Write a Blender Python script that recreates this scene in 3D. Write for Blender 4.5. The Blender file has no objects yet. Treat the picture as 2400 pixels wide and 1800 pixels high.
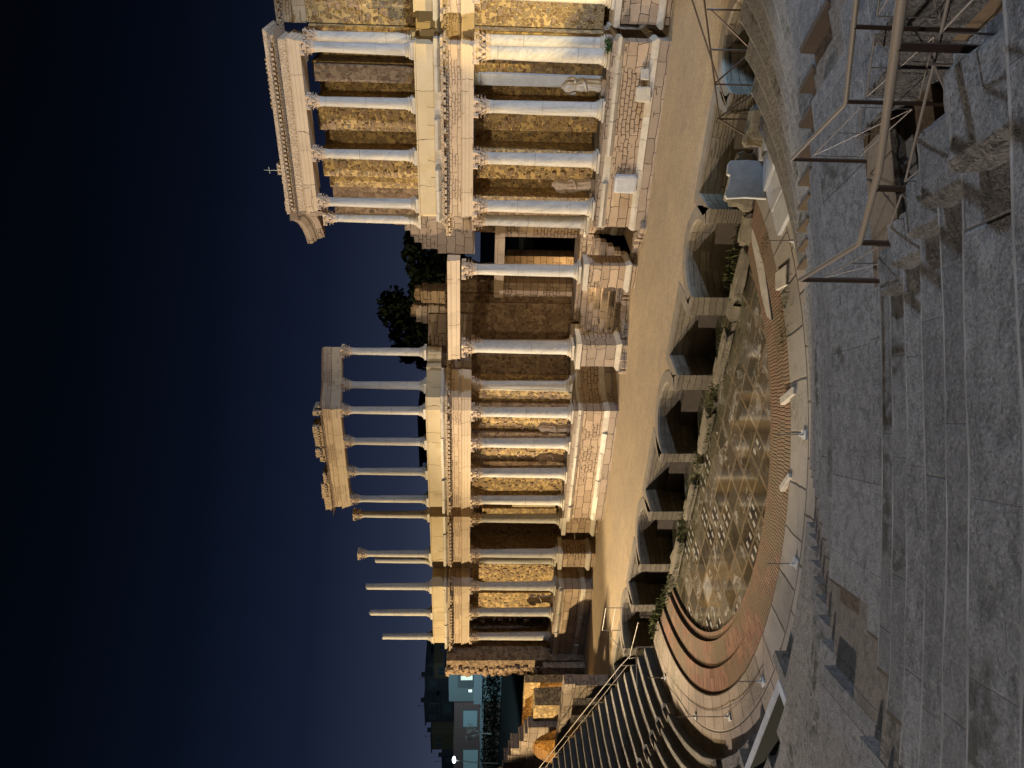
import bpy, math, random
from mathutils import Vector, Matrix, noise
R_=math.radians
random.seed(7)
sc=bpy.context.scene; COL=sc.collection
# ------------------------------------------------------------------ camera
PITCH,ROLL,YAW=2.7545057,0.66497435,-34.60941
cam=bpy.data.cameras.new('camera'); co=bpy.data.objects.new('camera',cam); COL.objects.link(co)
_y,_p,_r=R_(YAW),R_(PITCH),R_(ROLL)
fwd=Vector((math.sin(_y),math.cos(_y),0)); rgt=Vector((math.cos(_y),-math.sin(_y),0)); up=Vector((0,0,1))
f2=fwd*math.cos(_p)-up*math.sin(_p); u2=up*math.cos(_p)+fwd*math.sin(_p)
r3=rgt*math.cos(_r)+u2*math.sin(_r); u3=u2*math.cos(_r)-rgt*math.sin(_r)
M=Matrix((( -u3.x, r3.x,-f2.x,19.8116),( -u3.y, r3.y,-f2.y,-34.6905),( -u3.z, r3.z,-f2.z,5.2051),(0,0,0,1)))
co.matrix_world=M
cam.sensor_width=36; cam.lens=1810/2400*36; cam.clip_start=.05; cam.clip_end=2000
sc.camera=co
sc.view_settings.view_transform='Standard'; sc.view_settings.look='None'; sc.view_settings.exposure=0; sc.view_settings.gamma=1
# ------------------------------------------------------------------ world (night sky with town glow at the horizon)
W=bpy.data.worlds.new('World'); sc.world=W; W.use_nodes=True
nt=W.node_tree; nt.nodes.clear()
wo=nt.nodes.new('ShaderNodeOutputWorld'); bg=nt.nodes.new('ShaderNodeBackground')
tc=nt.nodes.new('ShaderNodeTexCoord'); sx=nt.nodes.new('ShaderNodeSeparateXYZ'); cr=nt.nodes.new('ShaderNodeValToRGB')
nt.links.new(tc.outputs['Generated'],sx.inputs[0]); nt.links.new(sx.outputs['Z'],cr.inputs[0])
el=cr.color_ramp.elements
el[0].position=0.0; el[0].color=(.026,.032,.053,1); el[1].position=.62; el[1].color=(.0005,.0010,.0020,1)
for p,c in ((.09,(.0115,.0158,.032)),(.19,(.0046,.0072,.0180)),(.32,(.0017,.0031,.0080)),(.45,(.0007,.0016,.0036))):
    e=el.new(p); e.color=(*c,1)
# the town glow is stronger to the left of the stage
dt=nt.nodes.new('ShaderNodeVectorMath'); dt.operation='DOT_PRODUCT'; nt.links.new(tc.outputs['Generated'],dt.inputs[0]); dt.inputs[1].default_value=(-.86,.51,0)
mrn=nt.nodes.new('ShaderNodeMapRange'); nt.links.new(dt.outputs['Value'],mrn.inputs[0]); mrn.inputs[1].default_value=.3; mrn.inputs[2].default_value=1.; mrn.inputs[3].default_value=.35; mrn.inputs[4].default_value=1.65
nt.links.new(cr.outputs[0],bg.inputs[0]); nt.links.new(mrn.outputs[0],bg.inputs[1])
nt.links.new(bg.outputs[0],wo.inputs[0])
# ------------------------------------------------------------------ floodlights of the site and an added recess fill
def lamp(kind,name,loc,target,power,col,size=.3,angle=90,blend=.4):
    l=bpy.data.lights.new(name,kind); l.energy=power; l.color=col; l.shadow_soft_size=size
    if kind=='SPOT': l.spot_size=R_(angle); l.spot_blend=blend
    o=bpy.data.objects.new(name,l); COL.objects.link(o); o.location=loc
    o.rotation_euler=(Vector(target)-Vector(loc)).to_track_quat('-Z','Y').to_euler(); return o
WARM=(1,.77,.47); NEUT=(1,.88,.72); COOL=(.62,.76,1)
lamp('SPOT','flood_light_warm',(-42,-27,15),(-5,0,4.8),92000,(1,.755,.42),.35,56,.12)
lamp('SPOT','flood_light_cool',(38,-10.5,4.5),(-10,1.5,6.5),26000,(.60,.75,1),.4,43,.2)
lamp('SPOT','flood_light_front',(17,-41,17),(9.5,0,6),18000,(1,.80,.50),.5,40)
lamp('SPOT','flood_light_bay',(15.3,-9.0,-2.4),(16.5,3.4,6.2),8500,(1,.75,.31),.1,46)
lamp('SPOT','flood_light_stage',(-29,-13,9),(2,-4.5,-2.7),38000,(1,.78,.48),.3,52)
lamp('SPOT','flood_light_blue',(17.6,-9.2,-1.5),(6,-10.2,-3.6),900,(.40,.66,1),.12,48,.3)
lamp('SPOT','flood_light_tiers',(-34,-44,17),(5,-24,-1),98000,(1,.87,.77),.5,72)
lamp('SPOT','flood_light_tiers_right',(34,-13,15),(17,-27,0),24000,(.66,.79,1),.5,58)
lamp('POINT','lamp_passage',(18.6,-27.3,-1.2),(20,-30,0),45,(1,.66,.34),.2)
lamp('POINT','recess_fill',(.6,2.6,-.6),(0,0,0),150,(1,.72,.40),.3)  # added unseen fill that brightens the curved recess behind the gate columns
lamp('POINT','lamp_side_entrance',(-26.4,-7.1,-3.2),(0,0,0),380,(1,.72,.22),.15)
lamp('POINT','lamp_vault',(-29.0,-4.9,-1.2),(0,0,0),420,(1,.55,.16),.15)
lamp('POINT','lamp_gate',(-2.6,8.2,-1.2),(0,0,0),520,(1,.70,.34),.2)
lamp('SPOT','street_light_row',(-70,8,13),(-84,31,5),8000,(.55,.85,1),.3,110)
# ------------------------------------------------------------------ mesh helper
class MB:
    def __init__(s): s.v=[]; s.f=[]
    def add(s,vs,fs):
        b=len(s.v); s.v+= [tuple(p) for p in vs]; s.f+=[tuple(b+i for i in f) for f in fs]; return s
    def box(s,x0,x1,y0,y1,z0,z1,j=0,rz=0):
        P=[]
        cx,cy=(x0+x1)/2,(y0+y1)/2; c,sn=math.cos(rz),math.sin(rz)
        for z in (z0,z1):
            for x,y in ((x0,y0),(x1,y0),(x1,y1),(x0,y1)):
                if j: x+=random.uniform(-j,j); y+=random.uniform(-j,j)
                zz=z+(random.uniform(-j,j) if j else 0)
                dx,dy=x-cx,y-cy
                P.append((cx+dx*c-dy*sn,cy+dx*sn+dy*c,zz))
        return s.add(P,[(0,3,2,1),(4,5,6,7),(0,1,5,4),(1,2,6,5),(2,3,7,6),(3,0,4,7)])
    def prism(s,poly,z0,z1):
        n=len(poly)
        P=[(x,y,z0) for x,y in poly]+[(x,y,z1) for x,y in poly]
        return s.add(P,[tuple(range(n-1,-1,-1)),tuple(range(n,2*n))]+[(i,(i+1)%n,n+(i+1)%n,n+i) for i in range(n)])
    def lathe(s,prof,n=24,c=(0,0),cap=True):
        P=[]; m=len(prof)
        for r,z in prof:
            for k in range(n):
                a=2*math.pi*k/n; P.append((c[0]+r*math.cos(a),c[1]+r*math.sin(a),z))
        F=[(i*n+k,i*n+(k+1)%n,(i+1)*n+(k+1)%n,(i+1)*n+k) for i in range(m-1) for k in range(n)]
        if cap: F+=[tuple(range(n-1,-1,-1)),tuple((m-1)*n+k for k in range(n))]
        return s.add(P,F)
    def tube(s,pts,r,n=8):
        pts=[Vector(p) for p in pts]; P=[]
        for i,p in enumerate(pts):
            d=(pts[min(i+1,len(pts)-1)]-pts[max(i-1,0)]).normalized()
            a=d.cross(Vector((0,0,1)));
            if a.length<1e-3: a=Vector((1,0,0))
            a.normalize(); b=d.cross(a)
            rr=r[i] if isinstance(r,(list,tuple)) else r
            for k in range(n):
                t=2*math.pi*k/n; P.append(p+a*math.cos(t)*rr+b*math.sin(t)*rr)
        m=len(pts)
        F=[(i*n+k,i*n+(k+1)%n,(i+1)*n+(k+1)%n,(i+1)*n+k) for i in range(m-1) for k in range(n)]
        F+=[tuple(range(n-1,-1,-1)),tuple((m-1)*n+k for k in range(n))]
        return s.add(P,F)
    def sweep(s,path,prof,ends=True):
        """path 2D (outward side = right of travel), prof closed loop of (outset,z)"""
        n=len(path); m=len(prof); P=[]
        for i in range(n):
            p=Vector(path[i])
            d0=(p-Vector(path[i-1])).normalized() if i>0 else None
            d1=(Vector(path[i+1])-p).normalized() if i<n-1 else None
            if d0 is None: d0=d1
            if d1 is None: d1=d0
            n0=Vector((d0.y,-d0.x)); n1=Vector((d1.y,-d1.x)); b=(n0+n1)
            b=b/ max(.3,(1+n0.dot(n1)))
            for o,z in prof: P.append((p.x+b.x*o,p.y+b.y*o,z))
        F=[]
        for i in range(n-1):
            for k in range(m):
                a,b2=i*m+k,i*m+(k+1)%m; F.append((a,a+m,b2+m,b2))
        if ends: F+=[tuple(range(m)),tuple((n-1)*m+k for k in range(m-1,-1,-1))]
        return s.add(P,F)
    def arc(s,r0,r1,z0,z1,a0,a1,n=None,c=(0,-8.5)):
        """block between radii r0<r1, azimuths a0<a1 (deg, 0 = -Y, +90 = +X)"""
        if n is None: n=max(2,int(abs(a1-a0)*r1/57/.5))
        P=[]
        for k in range(n+1):
            a=R_(a0+(a1-a0)*k/n); sx_,cy_=math.sin(a),-math.cos(a)
            for r,z in ((r0,z0),(r0,z1),(r1,z1),(r1,z0)): P.append((c[0]+sx_*r,c[1]+cy_*r,z))
        F=[]
        for k in range(n):
            for q in range(4): F.append((k*4+q,(k+1)*4+q,(k+1)*4+(q+1)%4,k*4+(q+1)%4))
        F+=[(3,2,1,0),(n*4,n*4+1,n*4+2,n*4+3)]
        return s.add(P,F)
    def rock(s,c,size,seed=0,rz=0,n=2,rough=.18,flat=1.):
        import bmesh
        bm=bmesh.new(); bmesh.ops.create_cube(bm,size=1)
        bmesh.ops.bevel(bm,geom=bm.edges[:],offset=.1,segments=1,affect='EDGES')
        bmesh.ops.subdivide_edges(bm,edges=bm.edges[:],cuts=n,use_grid_fill=True)
        cs,sn=math.cos(rz),math.sin(rz); P=[]
        for v in bm.verts:
            p=v.co.copy(); q=p*2.1+Vector((seed*3.7,seed*1.3,seed*.7))
            d=noise.noise(q)*rough+noise.noise(q*2.7)*rough*.4
            p=p*(1+d); x,y,z=p.x*size[0],p.y*size[1],p.z*size[2]
            P.append((c[0]+x*cs-y*sn,c[1]+x*sn+y*cs,c[2]+z))
        bm.verts.index_update()
        F=[tuple(v.index for v in f.verts) for f in bm.faces]; bm.free()
        return s.add(P,F)
def obj(name,mb,mat,parent=None,smooth=False,loc=None,bevel=0):
    me=bpy.data.meshes.new(name); me.from_pydata(mb.v,[],mb.f); me.update()
    me.materials.append(mat)
    import bmesh
    bm=bmesh.new(); bm.from_mesh(me); bmesh.ops.recalc_face_normals(bm,faces=bm.faces[:]); bm.to_mesh(me); bm.free()
    if smooth:
        for p in me.polygons: p.use_smooth=True
        try: me.set_sharp_from_angle(angle=R_(40))
        except Exception: pass
    o=bpy.data.objects.new(name,me); COL.objects.link(o)
    if parent: o.parent=parent
    if loc: o.location=loc
    if bevel:
        m=o.modifiers.new('bevel','BEVEL'); m.width=bevel; m.segments=1; m.limit_method='ANGLE'
    return o
def thing(name,label,cat,loc=(0,0,0),rz=0,group=None):
    o=bpy.data.objects.new(name,None); COL.objects.link(o); o.location=loc; o.rotation_euler=(0,0,rz)
    o.empty_display_size=.2
    o['label']=label; o['category']=cat
    if group: o['group']=group
    return o
def tag(o,label,cat,group=None,kind=None):
    if label: o['label']=label
    if cat: o['category']=cat
    if group: o['group']=group
    if kind: o['kind']=kind
    return o
def struct(name,mb,mat,smooth=False):
    o=obj(name,mb,mat,None,smooth); o['kind']='structure'; return o
def copy_tree(o,parent=None,loc=None):
    c=o.copy(); COL.objects.link(c); c.parent=parent
    if loc is not None: c.location=loc
    for ch in list(o.children): copy_tree(ch,c)
    return c
# ------------------------------------------------------------------ materials
def newmat(name):
    m=bpy.data.materials.new(name); m.use_nodes=True; t=m.node_tree; t.nodes.clear()
    out=t.nodes.new('ShaderNodeOutputMaterial'); b=t.nodes.new('ShaderNodeBsdfPrincipled')
    t.links.new(b.outputs[0],out.inputs[0]); b.inputs['Roughness'].default_value=.85
    return m,t,b
class N:
    """small node helper"""
    def __init__(s,t): s.t=t
    def _in(s,node,i,v):
        if v is None: return
        if hasattr(v,'is_output') or isinstance(v,bpy.types.NodeSocket): s.t.links.new(v,node.inputs[i])
        else: node.inputs[i].default_value=v
    def pos(s): return s.t.nodes.new('ShaderNodeNewGeometry').outputs['Position']
    def nor(s): return s.t.nodes.new('ShaderNodeNewGeometry').outputs['Normal']
    def tcg(s): return s.t.nodes.new('ShaderNodeTexCoord').outputs['Object']
    def rnd(s): return s.t.nodes.new('ShaderNodeObjectInfo').outputs['Random']
    def idx(s): return s.t.nodes.new('ShaderNodeObjectInfo').outputs['Object Index']
    def m(s,op,a,b=None,c=None,clamp=False):
        n=s.t.nodes.new('ShaderNodeMath'); n.operation=op; n.use_clamp=clamp
        s._in(n,0,a); s._in(n,1,b); s._in(n,2,c); return n.outputs[0]
    def vm(s,op,a,b=None):
        n=s.t.nodes.new('ShaderNodeVectorMath'); n.operation=op; s._in(n,0,a); s._in(n,1,b); return n.outputs[0]
    def sep(s,v):
        n=s.t.nodes.new('ShaderNodeSeparateXYZ'); s._in(n,0,v); return n.outputs
    def comb(s,x=0,y=0,z=0):
        n=s.t.nodes.new('ShaderNodeCombineXYZ'); s._in(n,0,x); s._in(n,1,y); s._in(n,2,z); return n.outputs[0]
    def noise(s,v,scale,detail=4,rough=.55,dist=0):
        n=s.t.nodes.new('ShaderNodeTexNoise'); s._in(n,'Vector',v); n.inputs['Scale'].default_value=scale
        n.inputs['Detail'].default_value=detail; n.inputs['Roughness'].default_value=rough; n.inputs['Distortion'].default_value=dist
        return n.outputs['Fac']
    def vor(s,v,scale,feature='F1',out='Distance',rand=1):
        n=s.t.nodes.new('ShaderNodeTexVoronoi'); n.feature=feature; s._in(n,'Vector',v); n.inputs['Scale'].default_value=scale
        n.inputs['Randomness'].default_value=rand; return n.outputs[out]
    def ramp(s,f,stops,interp='LINEAR'):
        n=s.t.nodes.new('ShaderNodeValToRGB'); s._in(n,0,f); e=n.color_ramp.elements; n.color_ramp.interpolation=interp
        e[0].position=stops[0][0]; e[0].color=(*stops[0][1],1); e[1].position=stops[-1][0]; e[1].color=(*stops[-1][1],1)
        for p,c in stops[1:-1]:
            q=e.new(p); q.color=(*c,1)
        return n.outputs[0]
    def mix(s,f,a,b,mode='MIX'):
        n=s.t.nodes.new('ShaderNodeMix'); n.data_type='RGBA'; n.blend_type=mode
        s._in(n,0,f); s._in(n,6,a if not isinstance(a,tuple) else (*a,1)); s._in(n,7,b if not isinstance(b,tuple) else (*b,1))
        return n.outputs[2]
    def mr(s,v,a,b,c=0,d=1):
        n=s.t.nodes.new('ShaderNodeMapRange'); s._in(n,0,v); n.inputs[1].default_value=a; n.inputs[2].default_value=b; n.inputs[3].default_value=c; n.inputs[4].default_value=d
        return n.outputs[0]
    def bump(s,h,strength,dist,normal=None):
        n=s.t.nodes.new('ShaderNodeBump'); s._in(n,'Height',h); n.inputs['Strength'].default_value=strength; n.inputs['Distance'].default_value=dist
        if normal: s._in(n,'Normal',normal)
        return n.outputs[0]
    def brick(s,v,bw,rh,mortar,c1,c2,cm,off=.5,freq=2,bias=0):
        n=s.t.nodes.new('ShaderNodeTexBrick'); s._in(n,'Vector',v); n.inputs['Scale'].default_value=1
        n.inputs['Brick Width'].default_value=bw; n.inputs['Row Height'].default_value=rh; n.inputs['Mortar Size'].default_value=mortar
        n.inputs['Mortar Smooth'].default_value=.3; n.inputs['Bias'].default_value=bias
        n.inputs['Color1'].default_value=(*c1,1); n.inputs['Color2'].default_value=(*c2,1); n.inputs['Mortar'].default_value=(*cm,1)
        n.offset=off; n.offset_frequency=freq
        return n.outputs['Color'],n.outputs['Fac']
def mat_sand(name):
    m,t,b=newmat(name); h=N(t); p=h.pos(); n1=h.noise(p,.35,5,.6); n2=h.noise(p,26,5,.75); n3=h.noise(p,5,5,.7)
    col=h.mix(h.mr(n1,.3,.7),(.50,.375,.215),(.37,.285,.18)); col=h.mix(h.mr(h.noise(p,.9,6,.7,.8),.50,.66,0,.5),col,(.24,.185,.135)); trk=h.mr(h.m('ABSOLUTE',h.m('SUBTRACT',h.noise(h.comb(h.m('MULTIPLY',h.sep(p)[0],.18),h.sep(p)[1],0),1.1,4),.5)),0,.03,.35,0); col=h.mix(trk,col,(.27,.21,.15)); col=h.mix(h.mr(n2,.38,.55,.75,0),col,(.15,.115,.08)); col=h.mix(h.mr(n2,.56,.68,0,.6),col,(.58,.49,.38)); col=h.mix(h.mr(n3,.4,.62,.35,0),col,(.24,.185,.13))
    t.links.new(col,b.inputs['Base Color']); b.inputs['Roughness'].default_value=.95; t.links.new(h.bump(h.m('ADD',n2,h.m('MULTIPLY',n3,.5)),.9,.03),b.inputs['Normal']); return m
def wallvec(h):
    """(along,z) coordinates on any vertical wall"""
    P=h.sep(h.pos()); Nn=h.sep(h.nor()); f=h.m('GREATER_THAN',h.m('ABSOLUTE',Nn[0]),.72)
    al=h.m('ADD',h.m('MULTIPLY',P[0],h.m('SUBTRACT',1,f)),h.m('MULTIPLY',P[1],f))
    return h.comb(al,P[2],0)
def mat_ashlar(name,c1,c2,cm,bw=.95,rh=.42,mortar=.016,var=.35,bump=.6,dirt=(.12,.08,.05)):
    m,t,b=newmat(name); h=N(t)
    v=wallvec(h); pp=h.pos(); wob=h.vm('ADD',v,h.comb(h.m('MULTIPLY',h.noise(pp,1.1,3),.55),h.m('MULTIPLY',h.noise(pp,1.6,3),.22),0))
    col,fac=h.brick(wob,bw,rh,mortar,c1,c2,cm)
    colb,facb=h.brick(wob,bw*.37,rh*.45,mortar*1.2,tuple(q*.85 for q in c1),tuple(q*1.1 for q in c2),cm)
    msk=h.mr(h.noise(pp,.55,3),.54,.56); col=h.mix(msk,col,colb); fac=h.m('ADD',h.m('MULTIPLY',fac,h.m('SUBTRACT',1,msk)),h.m('MULTIPLY',facb,msk))
    n1=h.noise(h.pos(),1.1,6,.6); n2=h.noise(h.pos(),9,5,.65)
    col=h.mix(h.mr(n1,.35,.75,0,var),col,dirt); col=h.mix(h.mr(n2,.3,.8,0,.5),col,tuple(x*1.25 for x in c1),'OVERLAY')
    t.links.new(col,b.inputs['Base Color'])
    hh=h.m('ADD',h.m('MULTIPLY',fac,-.8),h.m('MULTIPLY',n2,.7))
    t.links.new(h.bump(hh,bump,.03),b.inputs['Normal']); return m
def mat_rubble(name,stones,mortar,scale=5.8,edge=.075,bump=1.):
    m,t,b=newmat(name); h=N(t); p=h.pos()
    w=h.vm('ADD',p,h.comb(h.m('MULTIPLY',h.noise(p,2.2),.25),h.m('MULTIPLY',h.noise(p,2.9),.25),h.m('MULTIPLY',h.noise(p,2.5),.25)))
    e=h.vor(w,scale,'DISTANCE_TO_EDGE'); n=t.nodes.new('ShaderNodeTexVoronoi'); t.links.new(w,n.inputs['Vector']); n.inputs['Scale'].default_value=scale
    cs=h.sep(n.outputs['Color']); col=h.ramp(cs[0],stones,'CONSTANT' if len(stones)>4 else 'LINEAR')
    big=h.m('GREATER_THAN',cs[1],.2)   # some cells are all mortar
    ef=h.m('MULTIPLY',h.mr(e,edge*.6,edge*1.4),big)
    n2=h.noise(p,14,5,.65); n3=h.noise(p,.8,4)
    rim=h.mr(h.m('ABSOLUTE',h.m('SUBTRACT',e,edge*1.3)),0,.035,.8,0); col=h.mix(ef,mortar,col); col=h.mix(h.m('MULTIPLY',rim,big),col,tuple(x*.22 for x in mortar)); col=h.mix(h.mr(n2,.3,.75,0,.45),col,tuple(x*.45 for x in mortar)); col=h.mix(h.mr(n3,.4,.7,0,.35),col,tuple(x*.5 for x in mortar))
    t.links.new(col,b.inputs['Base Color'])
    t.links.new(h.bump(h.m('ADD',h.m('MULTIPLY',ef,.5),h.m('MULTIPLY',n2,.5)),bump,.05),b.inputs['Normal']); return m
def mat_stone(name,c1,c2,scale=3,bump=.4,rough=.8,speck=None,dist=.02):
    m,t,b=newmat(name); h=N(t); p=h.pos()
    n1=h.noise(p,scale,6,.6,.4); n2=h.noise(p,scale*9,4,.7)
    col=h.mix(h.mr(n1,.3,.7),c1,c2); col=h.mix(h.mr(n2,.35,.75,0,.4),col,tuple(x*.55 for x in c1))
    if speck: col=h.mix(h.mr(h.vor(p,60),.0,.25,.5,0),col,speck)
    t.links.new(col,b.inputs['Base Color']); b.inputs['Roughness'].default_value=rough
    t.links.new(h.bump(h.m('ADD',n1,n2),bump,dist),b.inputs['Normal']); return m
def mat_column(name):
    m,t,b=newmat(name); h=N(t); P=h.sep(h.tcg()); r=h.rnd()
    a=h.m('ADD',h.m('MULTIPLY',P[2],h.m('ADD',h.m('MULTIPLY',r,1.6),.2)),h.m('MULTIPLY',r,37))
    v=h.comb(h.m('MULTIPLY',P[0],2.2),h.m('MULTIPLY',P[1],2.2),a)
    d=h.comb(h.m('ADD',h.m('MULTIPLY',P[0],5),h.m('MULTIPLY',a,h.m('SUBTRACT',h.m('MULTIPLY',r,4.5),1.2))),h.m('MULTIPLY',P[1],5),h.m('MULTIPLY',a,.5))
    n1=h.noise(d,.9,7,.68,.7); n2=h.noise(v,9,5,.7,.3)
    col=h.ramp(n1,[(.30,(.20,.21,.235)),(.42,(.36,.37,.39)),(.52,(.46,.445,.415)),(.60,(.53,.505,.46)),(.70,(.34,.345,.355))])
    col=h.mix(h.mr(n2,.40,.60,.35,0),col,(.20,.20,.22))
    col=h.mix(h.mr(h.noise(v,.7,3),.45,.75,0,.5),col,(.42,.36,.27))
    zz=h.m('ADD',h.m('DIVIDE',P[2],h.m('ADD',1.3,h.m('MULTIPLY',r,2.2))),h.m('MULTIPLY',r,5)); fz=h.m('FRACT',zz); dj=h.m('MINIMUM',fz,h.m('SUBTRACT',1,fz)); jj=h.mr(h.m('ADD',dj,h.m('MULTIPLY',h.noise(h.tcg(),6,3),.006)),.004,.010,.75,0)
    seg=h.m('FRACT',h.m('MULTIPLY',h.m('SINE',h.m('MULTIPLY',h.m('FLOOR',zz),12.9)),4375.8)); col=h.mix(h.m('MULTIPLY',seg,.30),col,(.33,.32,.31)); col=h.mix(h.m('MULTIPLY',r,.22),col,(.40,.37,.32)); col=h.mix(jj,col,(.10,.09,.08))
    gr=h.mr(h.noise(v,2.4,6,.7,.6),.52,.68,0,.55); col=h.mix(gr,col,(.23,.19,.14))
    t.links.new(col,b.inputs['Base Color']); b.inputs['Roughness'].default_value=.6
    t.links.new(h.bump(h.noise(h.tcg(),12,6,.7),.5,.03),b.inputs['Normal']); return m
def mat_carved(name,c1,c2):
    m,t,b=newmat(name); h=N(t); p=h.pos(); v=h.vor(p,11); n1=h.noise(p,2,5); n2=h.noise(p,22,4,.7)
    col=h.mix(h.mr(v,.0,.5),c1,c2); col=h.mix(h.mr(n1,.4,.7,0,.35),col,tuple(x*.6 for x in c2)); t.links.new(col,b.inputs['Base Color'])
    t.links.new(h.bump(h.m('ADD',v,h.m('MULTIPLY',n2,.4)),1.,.05),b.inputs['Normal']); return m
def polar(h):
    P=h.sep(h.pos()); y=h.m('ADD',P[1],8.5)
    a=h.m('ARCTAN2',P[0],h.m('MULTIPLY',y,-1)); r=h.m('SQRT',h.m('ADD',h.m('MULTIPLY',P[0],P[0]),h.m('MULTIPLY',y,y)))
    return a,r,P
def mat_tier(name,c1,c2,c3):
    m,t,b=newmat(name); h=N(t); a,r,P=polar(h); p=h.pos()
    x=h.m('ADD',h.m('MULTIPLY',h.m('DIVIDE',a,2*math.pi),h.idx()),h.m('MULTIPLY',h.rnd(),9))
    x=h.m('ADD',x,h.m('MULTIPLY',h.m('SINE',h.m('MULTIPLY',x,2.3)),.2))
    x=h.m('ADD',x,h.m('MULTIPLY',h.noise(p,7,3),.008))
    fr=h.m('FRACT',x); d=h.m('MINIMUM',fr,h.m('SUBTRACT',1,fr)); joint=h.mr(d,.001,.006,1,0)
    cell=h.m('FRACT',h.m('MULTIPLY',h.m('SINE',h.m('MULTIPLY',h.m('FLOOR',x),12.9898)),43758.5))
    fl=h.comb(h.m('MULTIPLY',a,26),h.m('MULTIPLY',r,1.5),h.m('MULTIPLY',P[2],1.5)); n0=h.noise(fl,5.5,6,.66,.5); n1=h.noise(p,.6,5,.6); n2=h.noise(p,38,4,.75)
    col=h.mix(h.mr(n1,.3,.7),c1,c2); col=h.mix(h.m('MULTIPLY',cell,.8),col,tuple(q*.72 for q in c3)); col=h.mix(h.m('MULTIPLY',h.m('GREATER_THAN',cell,.8),.5),col,tuple(q*1.35 for q in c2))
    col=h.mix(h.mr(n0,.30,.52,.9,0),col,tuple(q*.28 for q in c1)); col=h.mix(h.mr(n0,.54,.70,0,.55),col,tuple(q*1.7 for q in c1)); col=h.mix(h.mr(n2,.53,.66,0,.6),col,tuple(q*2. for q in c1)); col=h.mix(h.mr(n2,.34,.48,.75,0),col,tuple(q*.25 for q in c1))
    col=h.mix(h.m('MULTIPLY',h.rnd(),.38),col,tuple(q*.55 for q in c1))
    moss=h.m('MULTIPLY',h.mr(h.noise(p,.45,4,.6),.57,.63),h.mr(h.noise(p,6,4),.4,.55)); col=h.mix(h.m('MULTIPLY',moss,.85),col,(.035,.034,.018))
    col=h.mix(h.m('MULTIPLY',joint,.85),col,(.012,.012,.012)); t.links.new(col,b.inputs['Base Color'])
    hh=h.m('SUBTRACT',h.m('ADD',h.m('MULTIPLY',n0,1.5),h.m('MULTIPLY',n2,.55)),h.m('MULTIPLY',joint,.8))
    t.links.new(h.bump(hh,1.,.12),b.inputs['Normal']); b.inputs['Roughness'].default_value=.75; return m
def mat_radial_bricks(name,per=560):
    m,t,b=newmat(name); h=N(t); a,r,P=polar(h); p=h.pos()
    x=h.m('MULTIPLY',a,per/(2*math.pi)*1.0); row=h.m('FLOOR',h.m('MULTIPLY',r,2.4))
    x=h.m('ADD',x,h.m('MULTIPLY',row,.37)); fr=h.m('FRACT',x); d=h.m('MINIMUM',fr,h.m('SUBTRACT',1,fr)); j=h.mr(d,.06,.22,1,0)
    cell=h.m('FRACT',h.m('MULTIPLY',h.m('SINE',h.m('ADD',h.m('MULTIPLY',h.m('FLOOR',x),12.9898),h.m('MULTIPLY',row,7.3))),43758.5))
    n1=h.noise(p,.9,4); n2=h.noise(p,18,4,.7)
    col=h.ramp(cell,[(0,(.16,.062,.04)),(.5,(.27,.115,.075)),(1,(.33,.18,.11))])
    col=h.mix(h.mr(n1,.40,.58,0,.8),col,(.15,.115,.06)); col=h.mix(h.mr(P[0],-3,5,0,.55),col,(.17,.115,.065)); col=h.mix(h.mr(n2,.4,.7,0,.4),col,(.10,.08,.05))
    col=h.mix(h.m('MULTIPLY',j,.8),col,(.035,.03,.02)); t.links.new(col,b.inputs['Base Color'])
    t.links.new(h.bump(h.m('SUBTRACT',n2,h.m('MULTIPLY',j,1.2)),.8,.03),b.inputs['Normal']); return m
def mat_paving(name,c1,c2,per=64,rs=1.25,r0=11.,band=None):
    m,t,b=newmat(name); h=N(t); a,r,P=polar(h); p=h.pos(); wn=h.m('MULTIPLY',h.noise(p,1.2,4),.5)
    row=h.m('FLOOR',h.m('ADD',h.m('DIVIDE',h.m('SUBTRACT',r,r0),rs),h.m('MULTIPLY',wn,.15)))
    x=h.m('ADD',h.m('ADD',h.m('MULTIPLY',a,per/(2*math.pi)),h.m('MULTIPLY',row,.43)),h.m('MULTIPLY',wn,.3)); fr=h.m('FRACT',x)
    d=h.m('MINIMUM',fr,h.m('SUBTRACT',1,fr)); j1=h.mr(d,.008,.035,1,0)
    fr2=h.m('FRACT',h.m('DIVIDE',h.m('SUBTRACT',r,r0),rs)); d2=h.m('MINIMUM',fr2,h.m('SUBTRACT',1,fr2)); j2=h.mr(d2,.008,.03,1,0)
    j=h.m('MAXIMUM',j1,j2); cell=h.m('FRACT',h.m('MULTIPLY',h.m('SINE',h.m('ADD',h.m('MULTIPLY',h.m('FLOOR',x),12.9898),h.m('MULTIPLY',row,78.2))),43758.5))
    col=h.mix(cell,c1,c2); n1=h.noise(p,1.5,5,.6); n2=h.noise(p,14,5,.7); col=h.mix(h.mr(n1,.45,.75,0,.5),col,tuple(q*.5 for q in c1)); col=h.mix(h.mr(n2,.4,.75,0,.35),col,tuple(q*.5 for q in c1))
    moss=h.m('MULTIPLY',h.mr(h.noise(p,.35,4,.6),.55,.65),h.mr(n2,.42,.58)); col=h.mix(h.m('MULTIPLY',moss,.7),col,(.06,.065,.025))
    col=h.mix(h.m('MULTIPLY',j,.85),col,(.025,.02,.015)); t.links.new(col,b.inputs['Base Color']); b.inputs['Roughness'].default_value=.6
    t.links.new(h.bump(h.m('SUBTRACT',h.m('MULTIPLY',n2,.6),h.m('MULTIPLY',j,1.)),.6,.03),b.inputs['Normal']); return m
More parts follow.
